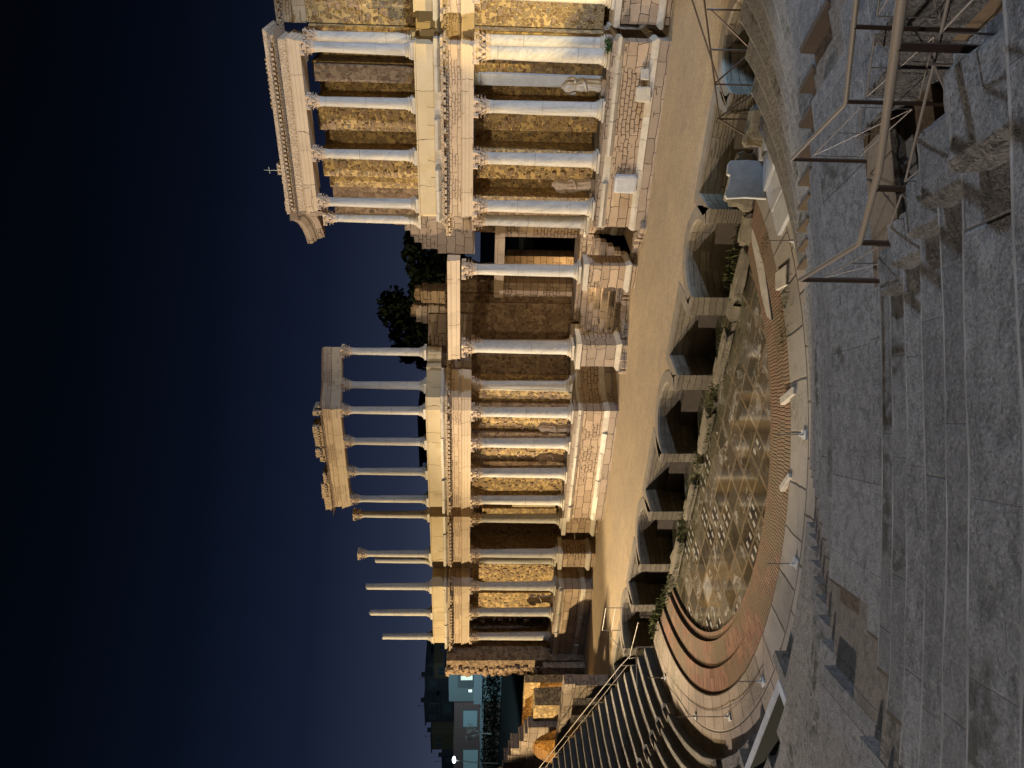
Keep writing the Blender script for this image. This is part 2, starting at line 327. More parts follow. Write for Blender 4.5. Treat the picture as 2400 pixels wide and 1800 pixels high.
def mat_orchestra(name):
    m,t,b=newmat(name); h=N(t); P=h.sep(h.pos()); p=h.pos(); S=1.0
    u=h.m('DIVIDE',P[0],S); v=h.m('DIVIDE',h.m('ADD',P[1],8.5),S)
    iu,iv=h.m('FLOOR',u),h.m('FLOOR',v); fu,fv=h.m('FRACT',u),h.m('FRACT',v)
    hsh=lambda k,c:h.m('FRACT',h.m('MULTIPLY',h.m('SINE',h.m('ADD',h.m('ADD',h.m('MULTIPLY',iu,12.9898),h.m('MULTIPLY',iv,78.233)),c)),k))
    h1=hsh(43758.5,0.); h2=hsh(23421.6,2.)
    strip=h.m('LESS_THAN',h.m('MINIMUM',fu,fv),.12)
    n1=h.noise(p,1.3,6,.6,.8); n2=h.noise(p,9,5,.7)
    slab=h.ramp(h1,[(0,(.045,.038,.028)),(.3,(.085,.072,.052)),(.55,(.12,.105,.085)),(.8,(.065,.055,.04)),(.93,(.30,.295,.285))],'CONSTANT')
    pal=h.m('MULTIPLY',h.mr(h.noise(p,1.05,6,.68,1.6),.54,.58),h.mr(h1,.25,.3)); slab=h.mix(h.m('MULTIPLY',pal,.8),slab,(.36,.345,.325))
    slab=h.mix(h.mr(n1,.42,.66,0,.6),slab,(.055,.047,.03))
    # dark squares with pale corner pieces
    du,dv=h.m('ABSOLUTE',h.m('SUBTRACT',fu,.57)),h.m('ABSOLUTE',h.m('SUBTRACT',fv,.57))
    inn=h.m('LESS_THAN',h.m('MAXIMUM',du,dv),.33); pale=h.m('MULTIPLY',h.m('LESS_THAN',h.m('ABSOLUTE',h.m('SUBTRACT',du,.21)),.075),h.m('LESS_THAN',h.m('ABSOLUTE',h.m('SUBTRACT',dv,.21)),.14))
    dk=h.m('MULTIPLY',h.m('GREATER_THAN',h2,.58),h.m('GREATER_THAN',h.m('ADD',h.m('MULTIPLY',P[0],-.06),h.noise(p,.22,2)),.42)); inset=h.mix(pale,(.028,.025,.024),(.40,.385,.36)); slab=h.mix(h.m('MULTIPLY',inn,dk),slab,inset)
    st=h.ramp(h.noise(p,.9,3),[(.35,(.12,.10,.07)),(.55,(.17,.13,.09)),(.7,(.25,.22,.17))]); col=h.mix(strip,slab,st)
    col=h.mix(h.mr(n2,.42,.72,0,.4),col,(.06,.05,.03))
    edge=h.m('MINIMUM',fu,fv); j=h.mr(edge,.004,.016,1,0); col=h.mix(h.m('MULTIPLY',j,.7),col,(.02,.018,.012))
    nearwall=h.mr(P[1],-10.2,-12.2,1,0); ms=h.m('MULTIPLY',nearwall,h.mr(h.noise(p,1.4,4),.35,.6)); col=h.mix(h.m('MULTIPLY',ms,.7),col,(.05,.055,.02))
    t.links.new(col,b.inputs['Base Color'])
    wet=h.mr(h.noise(p,.45,5,.6,.9),.40,.50); t.links.new(h.mr(wet,0,1,.45,.09),b.inputs['Roughness']); b.inputs['Specular IOR Level'].default_value=.5
    bn=h.m('MULTIPLY',h.m('SUBTRACT',1,wet),h.m('ADD',h.m('MULTIPLY',n2,2),h.m('MULTIPLY',strip,.6)))
    t.links.new(h.bump(h.m('ADD',bn,h.m('MULTIPLY',h.noise(p,3,3),.06)),.25,.02),b.inputs['Normal']); return m
def plain(name,c,rough=.7,metal=0,emit=None,es=1):
    m,t,b=newmat(name); b.inputs['Base Color'].default_value=(*c,1); b.inputs['Roughness'].default_value=rough; b.inputs['Metallic'].default_value=metal
    if emit: b.inputs['Emission Color'].default_value=(*emit,1); b.inputs['Emission Strength'].default_value=es
    return m
def mat_leaf(name,c1,c2):
    m,t,b=newmat(name); h=N(t); col=h.mix(h.mr(h.noise(h.pos(),1.6,4),.35,.65),c1,c2); t.links.new(col,b.inputs['Base Color']); b.inputs['Roughness'].default_value=.9; b.inputs['Specular IOR Level'].default_value=.1; return m
M_ASH=mat_ashlar('ashlar',(.40,.315,.23),(.27,.205,.145),(.035,.02,.012))
M_ASHG=mat_ashlar('ashlar_grey',(.33,.27,.22),(.22,.18,.145),(.03,.022,.016),1.1,.5)
M_FRIEZE=mat_ashlar('frieze_blocks',(.48,.385,.28),(.40,.31,.225),(.08,.055,.035),.8,.27,.010,.25)
M_RUB=mat_rubble('opus_incertum',[(0,(.10,.055,.03)),(.35,(.22,.13,.065)),(.7,(.34,.24,.13)),(1,(.16,.15,.14))],(.60,.43,.20))
M_RUBD=mat_rubble('rubble_core',[(0,(.07,.035,.02)),(.5,(.20,.12,.07)),(1,(.27,.19,.12))],(.29,.205,.13),5.0,.07,1.3)
M_MARB=mat_stone('white_marble',(.50,.455,.385),(.36,.32,.26),2.5,.4,.55)
M_MARBY=mat_ashlar('plinth_marble',(.50,.43,.31),(.43,.35,.22),(.09,.065,.035),2.1,3.1,.014,.5,.5,(.34,.27,.16))
M_COL=mat_column('veined_marble'); M_CAP=mat_stone('capital_stone',(.58,.47,.36),(.44,.33,.24),8,.7,.75)
M_CARV=mat_carved('carved_marble',(.60,.50,.38),(.40,.31,.22)); M_ARCHI=mat_ashlar('architrave_marble',(.50,.42,.32),(.42,.345,.26),(.12,.08,.05),2.4,4.1,.012,.4,.5,(.36,.28,.19))
M_TIER=mat_tier('granite_tier',(.225,.215,.205),(.275,.265,.25),(.18,.175,.17))
M_TIERB=mat_tier('granite_tier_beige',(.27,.245,.215),(.33,.30,.26),(.23,.21,.18))
M_RAG=mat_stone('ragged_stone',(.40,.29,.19),(.22,.14,.09),4,.8,.85)
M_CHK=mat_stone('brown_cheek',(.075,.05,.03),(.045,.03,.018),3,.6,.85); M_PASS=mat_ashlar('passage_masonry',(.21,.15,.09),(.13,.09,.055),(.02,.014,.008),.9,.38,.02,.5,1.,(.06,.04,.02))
M_KERB=mat_stone('kerb_marble',(.46,.43,.38),(.28,.26,.225),3,.6,.7)
M_NOSE=mat_stone('worn_edge',(.27,.262,.25),(.10,.098,.092),1.6,.9,.7)
M_STAIR=mat_tier('stair_stone',(.20,.165,.13),(.26,.22,.175),(.16,.13,.10))
M_BRK=mat_radial_bricks('brick_steps'); M_PAV=mat_paving('beige_paving',(.33,.27,.22),(.26,.21,.17)); M_PAVG=mat_paving('slab_path',(.30,.27,.235),(.22,.20,.17),50,1.2,11.0)
M_ORC=mat_orchestra('wet_marble_floor')
M_RISER=mat_stone('dark_green_riser',(.030,.045,.036),(.05,.06,.045),3,.5,.9)  # step risers in a very dark green
M_SAND=mat_sand('stage_sand')
M_CONC=mat_stone('concrete_lip',(.24,.205,.165),(.15,.13,.10),2,.2,.8); M_PULP=mat_ashlar('stage_wall_render',(.17,.145,.105),(.11,.09,.065),(.03,.022,.015),3.5,.24,.012,.5,.8,(.06,.05,.03))
M_ROCK=mat_stone('weathered_rock',(.22,.19,.14),(.12,.105,.07),2.4,.9,.9,None,.06); M_BLUEMARB=mat_stone('slab_marble',(.46,.47,.49),(.32,.33,.35),2.2,.7,.5)
M_GROUND=mat_stone('dark_ground',(.030,.032,.022),(.018,.020,.014),.5,.5,.95); M_EARTH=mat_stone('earth',(.12,.09,.06),(.07,.055,.035),1,.8,.95)
M_STEEL=plain('painted_rail',(.27,.235,.19),.42,.5); M_STEELD=plain('dark_rail_post',(.055,.035,.025),.5,.4); M_THIN=plain('thin_rail',(.17,.15,.13),.5,.4)
M_WHITE=plain('white_block',(.42,.42,.41),.7); M_LEAF=mat_leaf('dark_foliage',(.005,.009,.005),(.012,.018,.009)); M_GRASS=mat_leaf('grass',(.035,.045,.014),(.085,.085,.035)); M_BARK=mat_stone('bark',(.07,.055,.045),(.04,.032,.026),6,.8,.9)
# ------------------------------------------------------------------ ground and floors
ZS,ZO=-2.70,-4.30
g=MB(); g.add([(-900,-900,-6),(900,-900,-6),(900,900,-6),(-900,900,-6)],[(0,1,2,3)]); struct('ground',g,M_GROUND)
g=MB(); g.box(-46,34,-8.5,9,-6,ZS-.9); struct('stage_bedrock',g,M_EARTH)
def arcpts(cx,cy,r,a0,a1,n): return [(cx+r*math.cos(R_(a0+(a1-a0)*k/n)),cy+r*math.sin(R_(a0+(a1-a0)*k/n))) for k in range(n+1)]
# niches of the stage front: (x0,x1,kind)
NICHES=[(-30.5,-28,'r'),(-27.3,-24.3,'c'),(-23.8,-21.1,'r'),(-20.4,-17.6,'c'),(-17.2,-14.5,'r'),(-13.9,-11.0,'c'),(-10.5,-8.1,'r'),(-7.6,-4.7,'c'),(-4.2,-1.3,'r'),(-.85,2.45,'c'),(3.15,5.85,'r'),(6.6,9.5,'c'),(10.0,13.2,'r'),(13.8,16.6,'c')]
YF,YN=-9.8,-8.35
front=[(22,YF)]
edge=[(-33,YF)]
for x0,x1,k in NICHES:
    edge.append((x0,YF))
    if k=='r': edge+=[(x0,YN),(x1,YN)]
    else:
        c=(x0+x1)/2; hw=(x1-x0)/2
        edge+=[(c-hw*math.cos(R_(a)),YF+.15+(YN+.15-YF)*math.sin(R_(a))) for a in range(0,181,15)]
    edge.append((x1,YF))
edge.append((22,YF))
# stage floor follows the niches
def strip_fill(edge,yback,z):
    mb=MB()
    for a,b in zip(edge[:-1],edge[1:]):
        if abs(a[0]-b[0])<1e-6: continue
        mb.add([(a[0],a[1],z),(b[0],b[1],z),(b[0],yback,z),(a[0],yback,z)],[(0,1,2,3)])
    return mb
inner=[(x,y+.34) if True else (x,y) for x,y in edge]
struct('stage_floor',strip_fill([(x,max(y+.02,YF+.36)) for x,y in edge],9,ZS-.006),M_SAND)
sw=thing('stage_front_wall','low wall of the stage front with alternating square and curved recesses facing the wet floor','wall',(0,0,0))
w=MB(); w.sweep([(x,y) for x,y in edge],[(0,ZO-.6),(0,ZS-.10),(-.30,ZS-.10),(-.30,ZO-.6)]); obj('wall_face',w,M_PULP,sw)
w=MB(); w.sweep([(x,y) for x,y in edge],[(.03,ZS-.09),(.05,ZS+.012),(-.42,ZS+.012),(-.42,ZS-.09)]); obj('coping',w,M_CONC,sw)
w=MB()
for i in range(60):
    x=-15+i*.62; 
    if random.random()<.8: w.box(x,x+.58,-10.45-random.uniform(0,.15),-10.02,ZO-.1,ZO+random.uniform(.08,.34),.04)
obj('footing_stones',w,M_ROCK,sw)
# orchestra
def disc(r,z,a0,a1,n=96,extra=None):
    mb=MB(); P=[(0,-8.5-0.0,z)]
    for k in range(n+1):
        a=R_(a0+(a1-a0)*k/n); P.append((math.sin(a)*r,-8.5-math.cos(a)*r,z))
    return mb.add(P,[(0,i+1,i+2) for i in range(n)])
struct('orchestra_floor',disc(8.72,ZO,-92,92),M_ORC)
g=MB(); g.box(-33,22,-10.4,-8.6,-6,ZO-.25); struct('drain_floor',g,M_GROUND)
st=thing('orchestra_steps','three broad curved brick steps ringing the wet marble floor','steps',(0,0,0))
def aend(R,yl,yr): return -math.degrees(math.acos(max(-1,min(1,(-8.5-yl)/R)))),math.degrees(math.acos(max(-1,min(1,(-8.5-yr)/R))))
def ring(r0,r1,z,yl=-10.35,yr=-10.3,zb=None,**k):
    a,b=aend((r0+r1)/2,yl,yr); return a,b
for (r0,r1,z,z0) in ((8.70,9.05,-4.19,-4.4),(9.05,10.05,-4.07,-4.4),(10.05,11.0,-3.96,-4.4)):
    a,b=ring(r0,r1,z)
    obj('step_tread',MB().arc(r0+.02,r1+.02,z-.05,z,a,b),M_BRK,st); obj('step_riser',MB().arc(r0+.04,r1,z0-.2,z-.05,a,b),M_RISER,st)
a,b=aend(12,-10.35,-9.9)
o=MB().arc(11.0,13.3,-4.8,-3.88,a,0); struct('pavement',o,M_PAV)
o=MB().arc(11.0,13.3,-4.8,-3.885,0,b); struct('slab_path',o,M_PAVG)
# ------------------------------------------------------------------ seating tiers
RZ=[(13.15+1.0*j,-3.5+.4*j) for j in range(9)]+[(r,.1+.4*k) for k,r in enumerate([23.1,24.1,25.05,26.0,26.95,27.85,28.7,29.65,30.5,31.35])]+[(34.0,4.1),(35.6,4.5)]
ca=thing('stone_seating','curved granite seating tiers rising from the orchestra toward the viewer','seating',(0,0,0))
PIT=(41.3,46.6); CUTS={}
def seg_row(j,a0,a1,mat,RZ=RZ,rmat=None):
    r0,z=RZ[j]; r1=RZ[j+1][0]
    mb=MB(); n=max(2,int((a1-a0)*r1/57.3/.45)); c=(0,-8.5); P=[]
    zb=z-.85
    for k in range(n+1):
        t=R_(a0+(a1-a0)*k/n); s_,c_=math.sin(t),-math.cos(t)
        jr=noise.noise(Vector((j*5.1,k*.45,0)))*.035; jz=noise.noise(Vector((j*3.3,k*.31,7)))*.018
        for r,zz in ((r0+jr,zb),(r0+jr,z-.012+jz),(r0+.035+jr+.03*noise.noise(Vector((j*9.,k*.9,3))),z+jz),((r0+r1)/2,z+jz*.5),(r1+.12,z),(r1+.12,zb)):
            P.append((c[0]+s_*r,c[1]+c_*r,zz))
    F=[]
    for k in range(n):
        for q in range(6): F.append((k*6+q,(k+1)*6+q,(k+1)*6+(q+1)%6,k*6+(q+1)%6))
    F+=[tuple(range(5,-1,-1)),tuple(n*6+q for q in range(6))]
    mb.add(P,F); o=obj('seat_row',mb,mat,ca); o.pass_index=int(2*math.pi*r0/1.35)
    o.data.materials.append(M_NOSE)
    for q,p in enumerate(o.data.polygons):
        if q<6*n and q%6==1: p.material_index=1
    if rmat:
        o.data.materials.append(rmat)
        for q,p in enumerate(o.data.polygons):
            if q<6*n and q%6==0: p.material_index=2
    return o
M_RIS2=mat_stone('shade_dark_riser',(.060,.066,.074),(.035,.04,.046),1.4,.5,.85)  # left tier risers: their shade is put into a darker stone colour
RL=[(13.15+.66*j,-3.5+.266*j) for j in range(27)]
for j in range(26):
    rm=RL[j][0]+.3; a,b=aend(rm,-10.5,-10.6); c0,c1=-62-math.degrees(.45/rm),-62+math.degrees(.45/rm)
    for t0,t1 in ((a,c0),(c1,-29.5)):
        if t1-t0>.3: seg_row(j,t0,t1,M_TIERB,RL,M_RIS2)
mb=MB()
for j in range(26):
    r0,z=RL[j]; r1=RL[j+1][0]; h=math.degrees(.45/(r0+.3)); mb.arc(r0,(r0+r1)/2,z-.6,z-.133,-62-h,-62+h,3); mb.arc((r0+r1)/2,r1+.05,z-.6,z,-62-h,-62+h,3)
obj('stair_flight',mb,M_TIERB,ca)
STAIRS=((52.9,1.05),(28.6,1.5),(-28.4,1.0),(3,1.1))
def stair_cut(az,wd,r): h=math.degrees(wd/2/r); return az-h,az+h
for j in range(len(RZ)-1):
    rm=(RZ[j][0]+RZ[j+1][0])/2; a,b=aend(rm,-10.5,-10.6)
    cuts=[stair_cut(az,wd,rm) for az,wd in STAIRS if not (az==3 and j<2)]
    if j>=9: cuts.append(PIT)
    if j<2: cuts.append((-10.6,7.0))
    cuts.append((-100,-29.5)); cuts.sort(); x=a; segs=[]
    for c0,c1 in cuts:
        if c0>x: segs.append((x,min(c0,b)))
        x=max(x,c1)
    if x<b: segs.append((x,b))
    for s0,s1 in segs:
        for t0,t1,mm in ((s0,min(s1,24.5),M_TIERB),(max(s0,24.5),s1,M_TIER)):
            if t1-t0>.3: seg_row(j,t0,t1,mm)
def stair(az,wd,j0,j1,mat):
    mb=MB()
    for j in range(j0,j1):
        r0,z=RZ[j]; r1=RZ[j+1][0]; rm=(r0+r1)/2; h=math.degrees(wd/2/rm)
        mb.arc(r0,rm,z-.9,z-.2,az-h,az+h,3); mb.arc(rm,r1+.1,z-.9,z-.005,az-h,az+h,3)
    o=obj('stair_flight',mb,mat,ca); o.pass_index=60; return o
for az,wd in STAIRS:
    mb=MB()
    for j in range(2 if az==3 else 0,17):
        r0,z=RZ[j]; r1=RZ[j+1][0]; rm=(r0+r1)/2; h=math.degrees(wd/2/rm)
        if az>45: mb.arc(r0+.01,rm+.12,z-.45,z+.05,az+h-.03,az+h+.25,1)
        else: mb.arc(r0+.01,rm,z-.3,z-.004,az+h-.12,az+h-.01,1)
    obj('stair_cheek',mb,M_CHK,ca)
for az,wd in STAIRS: stair(az,wd,2 if az==3 else 0,17,M_STAIR)
# passage (vomitory) with masonry walls
vo=thing('seating_passage','sunken masonry entrance passage cut through the near right seating','passage',(0,0,0))
def radial(a,r,z): return (math.sin(R_(a))*r,-8.5-math.cos(R_(a))*r,z)
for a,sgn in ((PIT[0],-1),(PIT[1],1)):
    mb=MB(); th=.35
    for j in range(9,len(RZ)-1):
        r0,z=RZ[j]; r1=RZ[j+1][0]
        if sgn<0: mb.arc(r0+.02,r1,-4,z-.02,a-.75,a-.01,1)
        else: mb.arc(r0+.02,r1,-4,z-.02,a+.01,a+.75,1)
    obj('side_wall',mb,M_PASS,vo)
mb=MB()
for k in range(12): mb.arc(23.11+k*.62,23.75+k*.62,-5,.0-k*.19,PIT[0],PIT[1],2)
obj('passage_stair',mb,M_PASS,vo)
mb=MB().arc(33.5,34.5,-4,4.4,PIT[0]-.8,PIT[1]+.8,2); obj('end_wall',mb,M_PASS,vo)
# central shrine recess in the lowest rows
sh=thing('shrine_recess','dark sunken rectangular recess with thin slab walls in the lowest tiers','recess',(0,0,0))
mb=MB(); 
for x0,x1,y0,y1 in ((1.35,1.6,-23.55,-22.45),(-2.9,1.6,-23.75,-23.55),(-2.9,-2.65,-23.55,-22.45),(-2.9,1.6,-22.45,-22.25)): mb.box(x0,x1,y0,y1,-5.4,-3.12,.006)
obj('slab_wall',mb,M_BLUEMARB,sh); obj('inner_shade_face',MB().box(-2.6,1.3,-22.49,-22.452,-5.3,-3.16),plain('inner_shade',(.022,.022,.010),.95),sh); obj('recess_floor',MB().box(-2.7,1.4,-23.6,-22.4,-5.6,-5.2),plain('dark_soil',(.02,.02,.01),.95),sh)  # thin facing holds the inner wall's shade as a near-black colour
for x0,x1 in ((-3.2,-2.92),(1.62,1.95)): obj('side_slab',MB().box(x0,x1,-23.9,-21.6,-4.2,-3.14),M_TIERB,sh)
obj('front_slab',MB().box(-2.9,1.6,-22.24,-21.7,-4.4,-3.55),M_PAVG,sh)
obj('back_slab',MB().box(-2.9,1.6,-24.6,-23.76,-4.4,-3.16),M_TIERB,sh)
# ------------------------------------------------------------------ stage building (scaenae frons)
sb=thing('stage_building','two storey ruined roman stage building of rubble walls, marble cornices and plinths','building',(0,0,0))
EXC=(.3,-1.92); 
def exarc(r,a0,a1,n=10): return [(EXC[0]+r*math.cos(R_(a0+(a1-a0)*k/n)),EXC[1]+r*math.sin(R_(a0+(a1-a0)*k/n))) for k in range(n+1)]
# paths, travelling +X so that outside (-Y) is on the right
YP=-.78
def block_path(xa,xb,off=0,ra=None,rb=None,ya=None,yb=None):
    p=[]
    if ya is not None: p.append((xa,ya))
    p+=[(xa,off),(xb,off)]
    if yb is not None: p.append((xb,yb))
    return p
def subpaths(path,step):
    P=[Vector(p) for p in path]; L=[0]
    for a,b in zip(P[:-1],P[1:]): L.append(L[-1]+(b-a).length)
    def at(t):
        for i in range(len(P)-1):
            if t<=L[i+1]+1e-9: return P[i]+(P[i+1]-P[i])*((t-L[i])/max(1e-9,L[i+1]-L[i]))
        return P[-1]
    out=[]; t=0
    while t<L[-1]-.05:
        e=min(L[-1],t+step*random.uniform(.6,1.3))
        if L[-1]-e<.3: e=L[-1]
        pts=[at(t+.006)]+[P[i] for i in range(len(P)) if t+.03<L[i]<e-.03]+[at(e-.008)]
        out.append([(p.x,p.y) for p in pts]); t=e
    return out
def broken(path,prof,step=1.2,jo=.025,jz=.012,miss=.04):
    mb=MB(); z0=min(z for o,z in prof); z1=max(z for o,z in prof)
    for sp in subpaths(path,step):
        k=1-random.random()**2*.35; dz=random.uniform(-jz,jz); m_=random.random()<miss
        mb.sweep(sp,[(min(o,.03) if m_ and o>0 else (o*k+random.uniform(-jo,jo)*(o>.05)),z+(dz if z>z0+.01 else 0)) for o,z in prof])
    return mb
# --- podium
def podium(path,foot=True,cap=True,rough=0):
    mb=MB().sweep(path,[(0,ZS-.3),(0,-.46),(-1.2,-.46),(-1.2,ZS-.3)]); obj('podium',mb,M_ASH,sb)
    mb=broken(path,[(.12,-2.24),(.16,-2.2),(.16,-2.08),(.05,-1.93),(-.1,-1.93),(-.1,-2.24)]); obj('base_moulding',mb,M_MARB,sb)
    mb=MB().sweep(path,[(.10,-2.24),(.10,ZS-.1),(-.1,ZS-.1),(-.1,-2.24)]); obj('podium_footing',mb,M_ASHG,sb)
    if cap:
        mb=broken(path,[(.0,-.80),(.06,-.76),(.22,-.62),(.22,-.50),(.05,-.46),(-.1,-.46),(-.1,-.8)]); obj('cap_moulding',mb,M_MARB,sb)
        mb=broken(path,[(.02,-.462),(.02,-.30),(-1.25,-.30),(-1.25,-.462)]); obj('top_course',mb,M_ASHG,sb)
NR=(5.45,13.55)   # near right block
FR=(-13.45,-5.35) # far block
podium([(5.45,1.2),(5.45,YP),(13.55,YP),(13.55,2.6)])
podium([(-13.45,2.2),(-13.45,YP),(-5.35,YP),(-5.35,1.6)])
podium([(-26.6,1.5),(-26.6,YP),(-19.9,YP),(-19.9,2.2)])
podium([(20.0,2.2),(20.0,YP),(28,YP)])
# fill of podium tops and rear platform
for x0,x1 in ((5.5,13.5),(-13.4,-5.4),(-26.5,-19.95),(20.1,28)): obj('platform',MB().box(x0,x1,-.2,5.5,-2.9,-.31),M_EARTH,sb)
# exedra podium of the central gate (curved)
for a0,a1 in ((14,64),(116,166)):
    pts=exarc(6.35,a0,a1)[::-1]
    podium(pts,cap=True)
# --- back walls
def wall(x0,x1,y0,y1,z0,z1,mat=M_RUB,name='rubble_wall'): return obj(name,MB().box(x0,x1,y0,y1,z0,z1),mat,sb)
def niche_wall(x0,x1,yf,z0,z1,nich,depth,mat=M_RUB,top=None):
    """wall whose face (at yf) has recesses nich=[(a,b)]"""
    mb=MB(); x=x0
    for a,b in nich+[(x1,x1)]:
        if a>x: mb.box(x,a,yf,yf+depth+.6,z0,z1)
        if b>a: mb.box(a,b,yf+depth,yf+depth+.6,z0,z1)
        x=b
    return obj('rubble_wall',mb,mat,sb)
niche_wall(5.35,13.4,1.35,-.35,5.38,[(6.0,6.9),(8.3,9.2),(10.45,11.3)],1.3)
niche_wall(-13.3,-5.4,1.45,-.35,5.38,[(-12.0,-11.5),(-7.35,-7.15)],.8)
niche_wall(-27.2,-19.9,1.45,-.35,5.38,[(-26.8,-25.6),(-22.9,-22.4)],.8)
niche_wall(13.45,21.5,2.4,-.3,5.38,[(16.2,18)],2.5); wall(13.2,21.5,5.2,5.6,-2.9,-.3)
# near block upper wall
niche_wall(5.75,13.4,1.5,7.9,12.5,[(5.75,6.75),(7.95,8.95),(10.35,11.25),(11.95,12.35)],1.3)
wall(13.45,21,1.75,3.3,7.2,12.9); wall(4.3,5.75,2.8,3.5,7.9,12.4,M_RUBD)
def studs(x0,x1,yf,z0,z1,n,seed,holes=()):
    r=random.Random(seed); mb=MB()
    for i in range(n):
        x=r.uniform(x0,x1); z=r.uniform(z0,z1)
        if any(a-.1<x<b+.1 for a,b in holes): continue
        q=r.uniform(.09,.2); mb.rock((x,yf,z),(q*1.5,.07+q*.25,q),i,0,1,.3)
    obj('projecting_stones',mb,M_RAG,sb)['kind']='stuff'
studs(6.9,13.3,1.35,-.2,5.3,230,1,[(8.3,9.2),(10.45,11.3)]); studs(6.8,13.3,1.5,8,12.3,200,2,[(7.95,8.95),(10.35,11.25),(11.95,12.35)])
studs(-13.2,-5.5,1.45,-.2,5.3,260,3,[(-12.0,-11.5)]); studs(-26,-20,1.45,-.2,5.3,170,4,[(-22.9,-22.4)]); studs(13.6,18,1.75,7.9,12.3,110,5); studs(13.6,18,2.4,0,5.3,110,6,[(16.2,18)])
# thin pale pilasters on the near wall
for x in (11.5,): obj('pilaster',MB().box(x-.24,x+.24,.98,1.35,-.3,5.38,.01),M_BLUEMARB,sb); 
obj('pilaster',MB().box(11.2,11.9,1.05,1.52,7.9,12.35,.02),M_RUBD,sb)
for x in (-8.75,-11.0,-6.6): obj('pilaster',MB().box(x-.3,x+.3,1.2,1.46,-.3,5.38),M_RUBD,sb)
# --- exedra walls with the central gate
def arcwall(r,t,a0,a1,z0,z1,n,mat,name='exedra_wall'):
    ins=exarc(r,a0,a1,n); out=exarc(r+t,a0,a1,n)
    mb=MB().prism(ins+out[::-1],z0,z1); return obj(name,mb,mat,sb)
arcwall(7.7,.9,29,70,-3,5.3,12,M_RUBD); arcwall(7.7,.9,108,151,-3,7.0,12,M_RUBD)

# stepped ruin crest behind the near block
mb=MB(); hs=[(30,11.9),(40,11.7),(48,11.5),(55,11.3),(60,11.1),(63,10.8),(66,10.3),(69,9.8),(72,9.1),(75,8.9),(78,8.7),(81,8.2),(84,7.4),(86,6.6)]
for (a0,z),(a1,_) in zip(hs[:-1],hs[1:]):
    mb.prism(exarc(7.75,a0,a1,2)+exarc(8.7,a0,a1,2)[::-1],5.3,z+random.uniform(-.1,.1))
obj('ruined_crest',mb,M_ASHG,sb)
mb=MB()
for i in range(70):
    k=random.random(); a=55+k*16; z=11.3-k*1.9; r=random.uniform(7.8,8.6)
    mb.rock((EXC[0]+r*math.cos(R_(a)),EXC[1]+r*math.sin(R_(a)),z-random.uniform(0,.25)),(random.uniform(.3,.6),)*3,i,random.random()*3,1)
obj('crest_rubble',mb,M_RUBD,sb)
# gate piers, lintel and lit rear piers
YG=5.9
wall(-1.75,-.95,YG-.1,YG+1.2,-2.7,3.6,M_ASH,'gate_pier'); wall(1.95,2.9,YG-.1,YG+1.2,-2.7,3.6,M_ASH,'gate_pier')
wall(-1.9,2.9,YG-.15,YG+1.1,3.6,4.15,M_ARCHI,'gate_lintel'); wall(-3.9,-1.76,YG-.1,YG+1.2,-2.7,7.0,M_RUBD,'gate_wall')
wall(-1.7,-.9,YG+.1,YG+1.0,4.15,7.0,M_RUBD,'gate_wall'); wall(2.1,2.9,YG+.1,YG+1.0,4.15,5.3,M_RUBD,'gate_wall')
wall(-4.4,-3.7,5.2,9.5,-2.7,5.2,M_RUB,'rear_wall'); wall(3.9,4.6,6.8,10,-2.7,5.2,M_RUBD,'rear_wall')
wall(-2.3,-1.3,10.2,11.2,-2.7,3.6,M_ASH,'rear_pier'); wall(-3.4,-2.6,9.4,10.3,-2.7,4.9,M_ASH,'rear_pier')
# stairs up to the gate
mb=MB()
for k in range(8): mb.box(-2.5,3.1,.7+k*.5,6.4,-2.9,-2.5+k*.29,.0)
obj('gate_steps',mb,M_ASHG,sb)
mb=MB()
for i in range(26):
    t=i/25; x=5.5-8.0*t; mb.rock((x,-.9+2.2*math.sin(math.pi*min(1,t*1.05))*.75,ZS+.1),(.42,.5,random.uniform(.25,.5)),i+40,random.random(),1)
obj('threshold_stones',mb,M_ASHG,sb)
# --- entablature 1 (between storeys)
def entab(path,z0,arch,fr,co,lip,matf=M_FRIEZE,matA=M_ARCHI,dent=True,depth=1.1,carve=True):
    """stack of architrave, frieze, cornice; z0 bottom"""
    a1=z0+arch; f1=a1+fr; c1=f1+co
    mb=MB().sweep(path,[(0,z0),(0,z0+arch*.33),(.035,z0+arch*.33),(.035,z0+arch*.66),(.07,z0+arch*.66),(.07,z0+arch*.86),(.13,a1),(-depth,a1),(-depth,z0)])
    A=obj('architrave',mb,matA,sb)
    mb=MB().sweep(path,[(.02,a1),(.02,f1),(-depth,f1),(-depth,a1)]); Fz=obj('frieze',mb,matf,sb)
    mb=broken(path,[(.04,f1),(.08,f1+co*.25),(.12,f1+co*.3),(.12,f1+co*.60),(.44,f1+co*.64),(.50,c1),(-depth,c1),(-depth,f1)]); Cn=obj('cornice',mb,M_CARV,sb)
    # dentils and modillions
    mb=MB()
    for i in range(len(path)-1):
        a=Vector(path[i]); b=Vector(path[i+1]); L=(b-a).length
        if L<.3: continue
        d=(b-a)/L; n=Vector((d.y,-d.x)); k=int(L/.15)
        for q in range(k):
            p=a+d*(q+.5)*L/k
            if random.random()<.06: continue
            for (w_,o0,o1,zz0,zz1,every) in ((.045,.09,.17,f1+co*.05,f1+co*.27,1),(.095,.15,.45,f1+co*.30,f1+co*.60,2)):
                if q%every: continue
                P=[]
                for z in (zz0,zz1):
                    for s,oo in ((-1,o0),(1,o0),(1,o1),(-1,o1)): v=p+d*s*w_+n*oo; P.append((v.x,v.y,z))
                mb.add(P,[(0,3,2,1),(4,5,6,7),(0,1,5,4),(1,2,6,5),(2,3,7,6),(3,0,4,7)])
    if mb.v: obj('dentils',mb,M_CARV,Cn)
    return c1
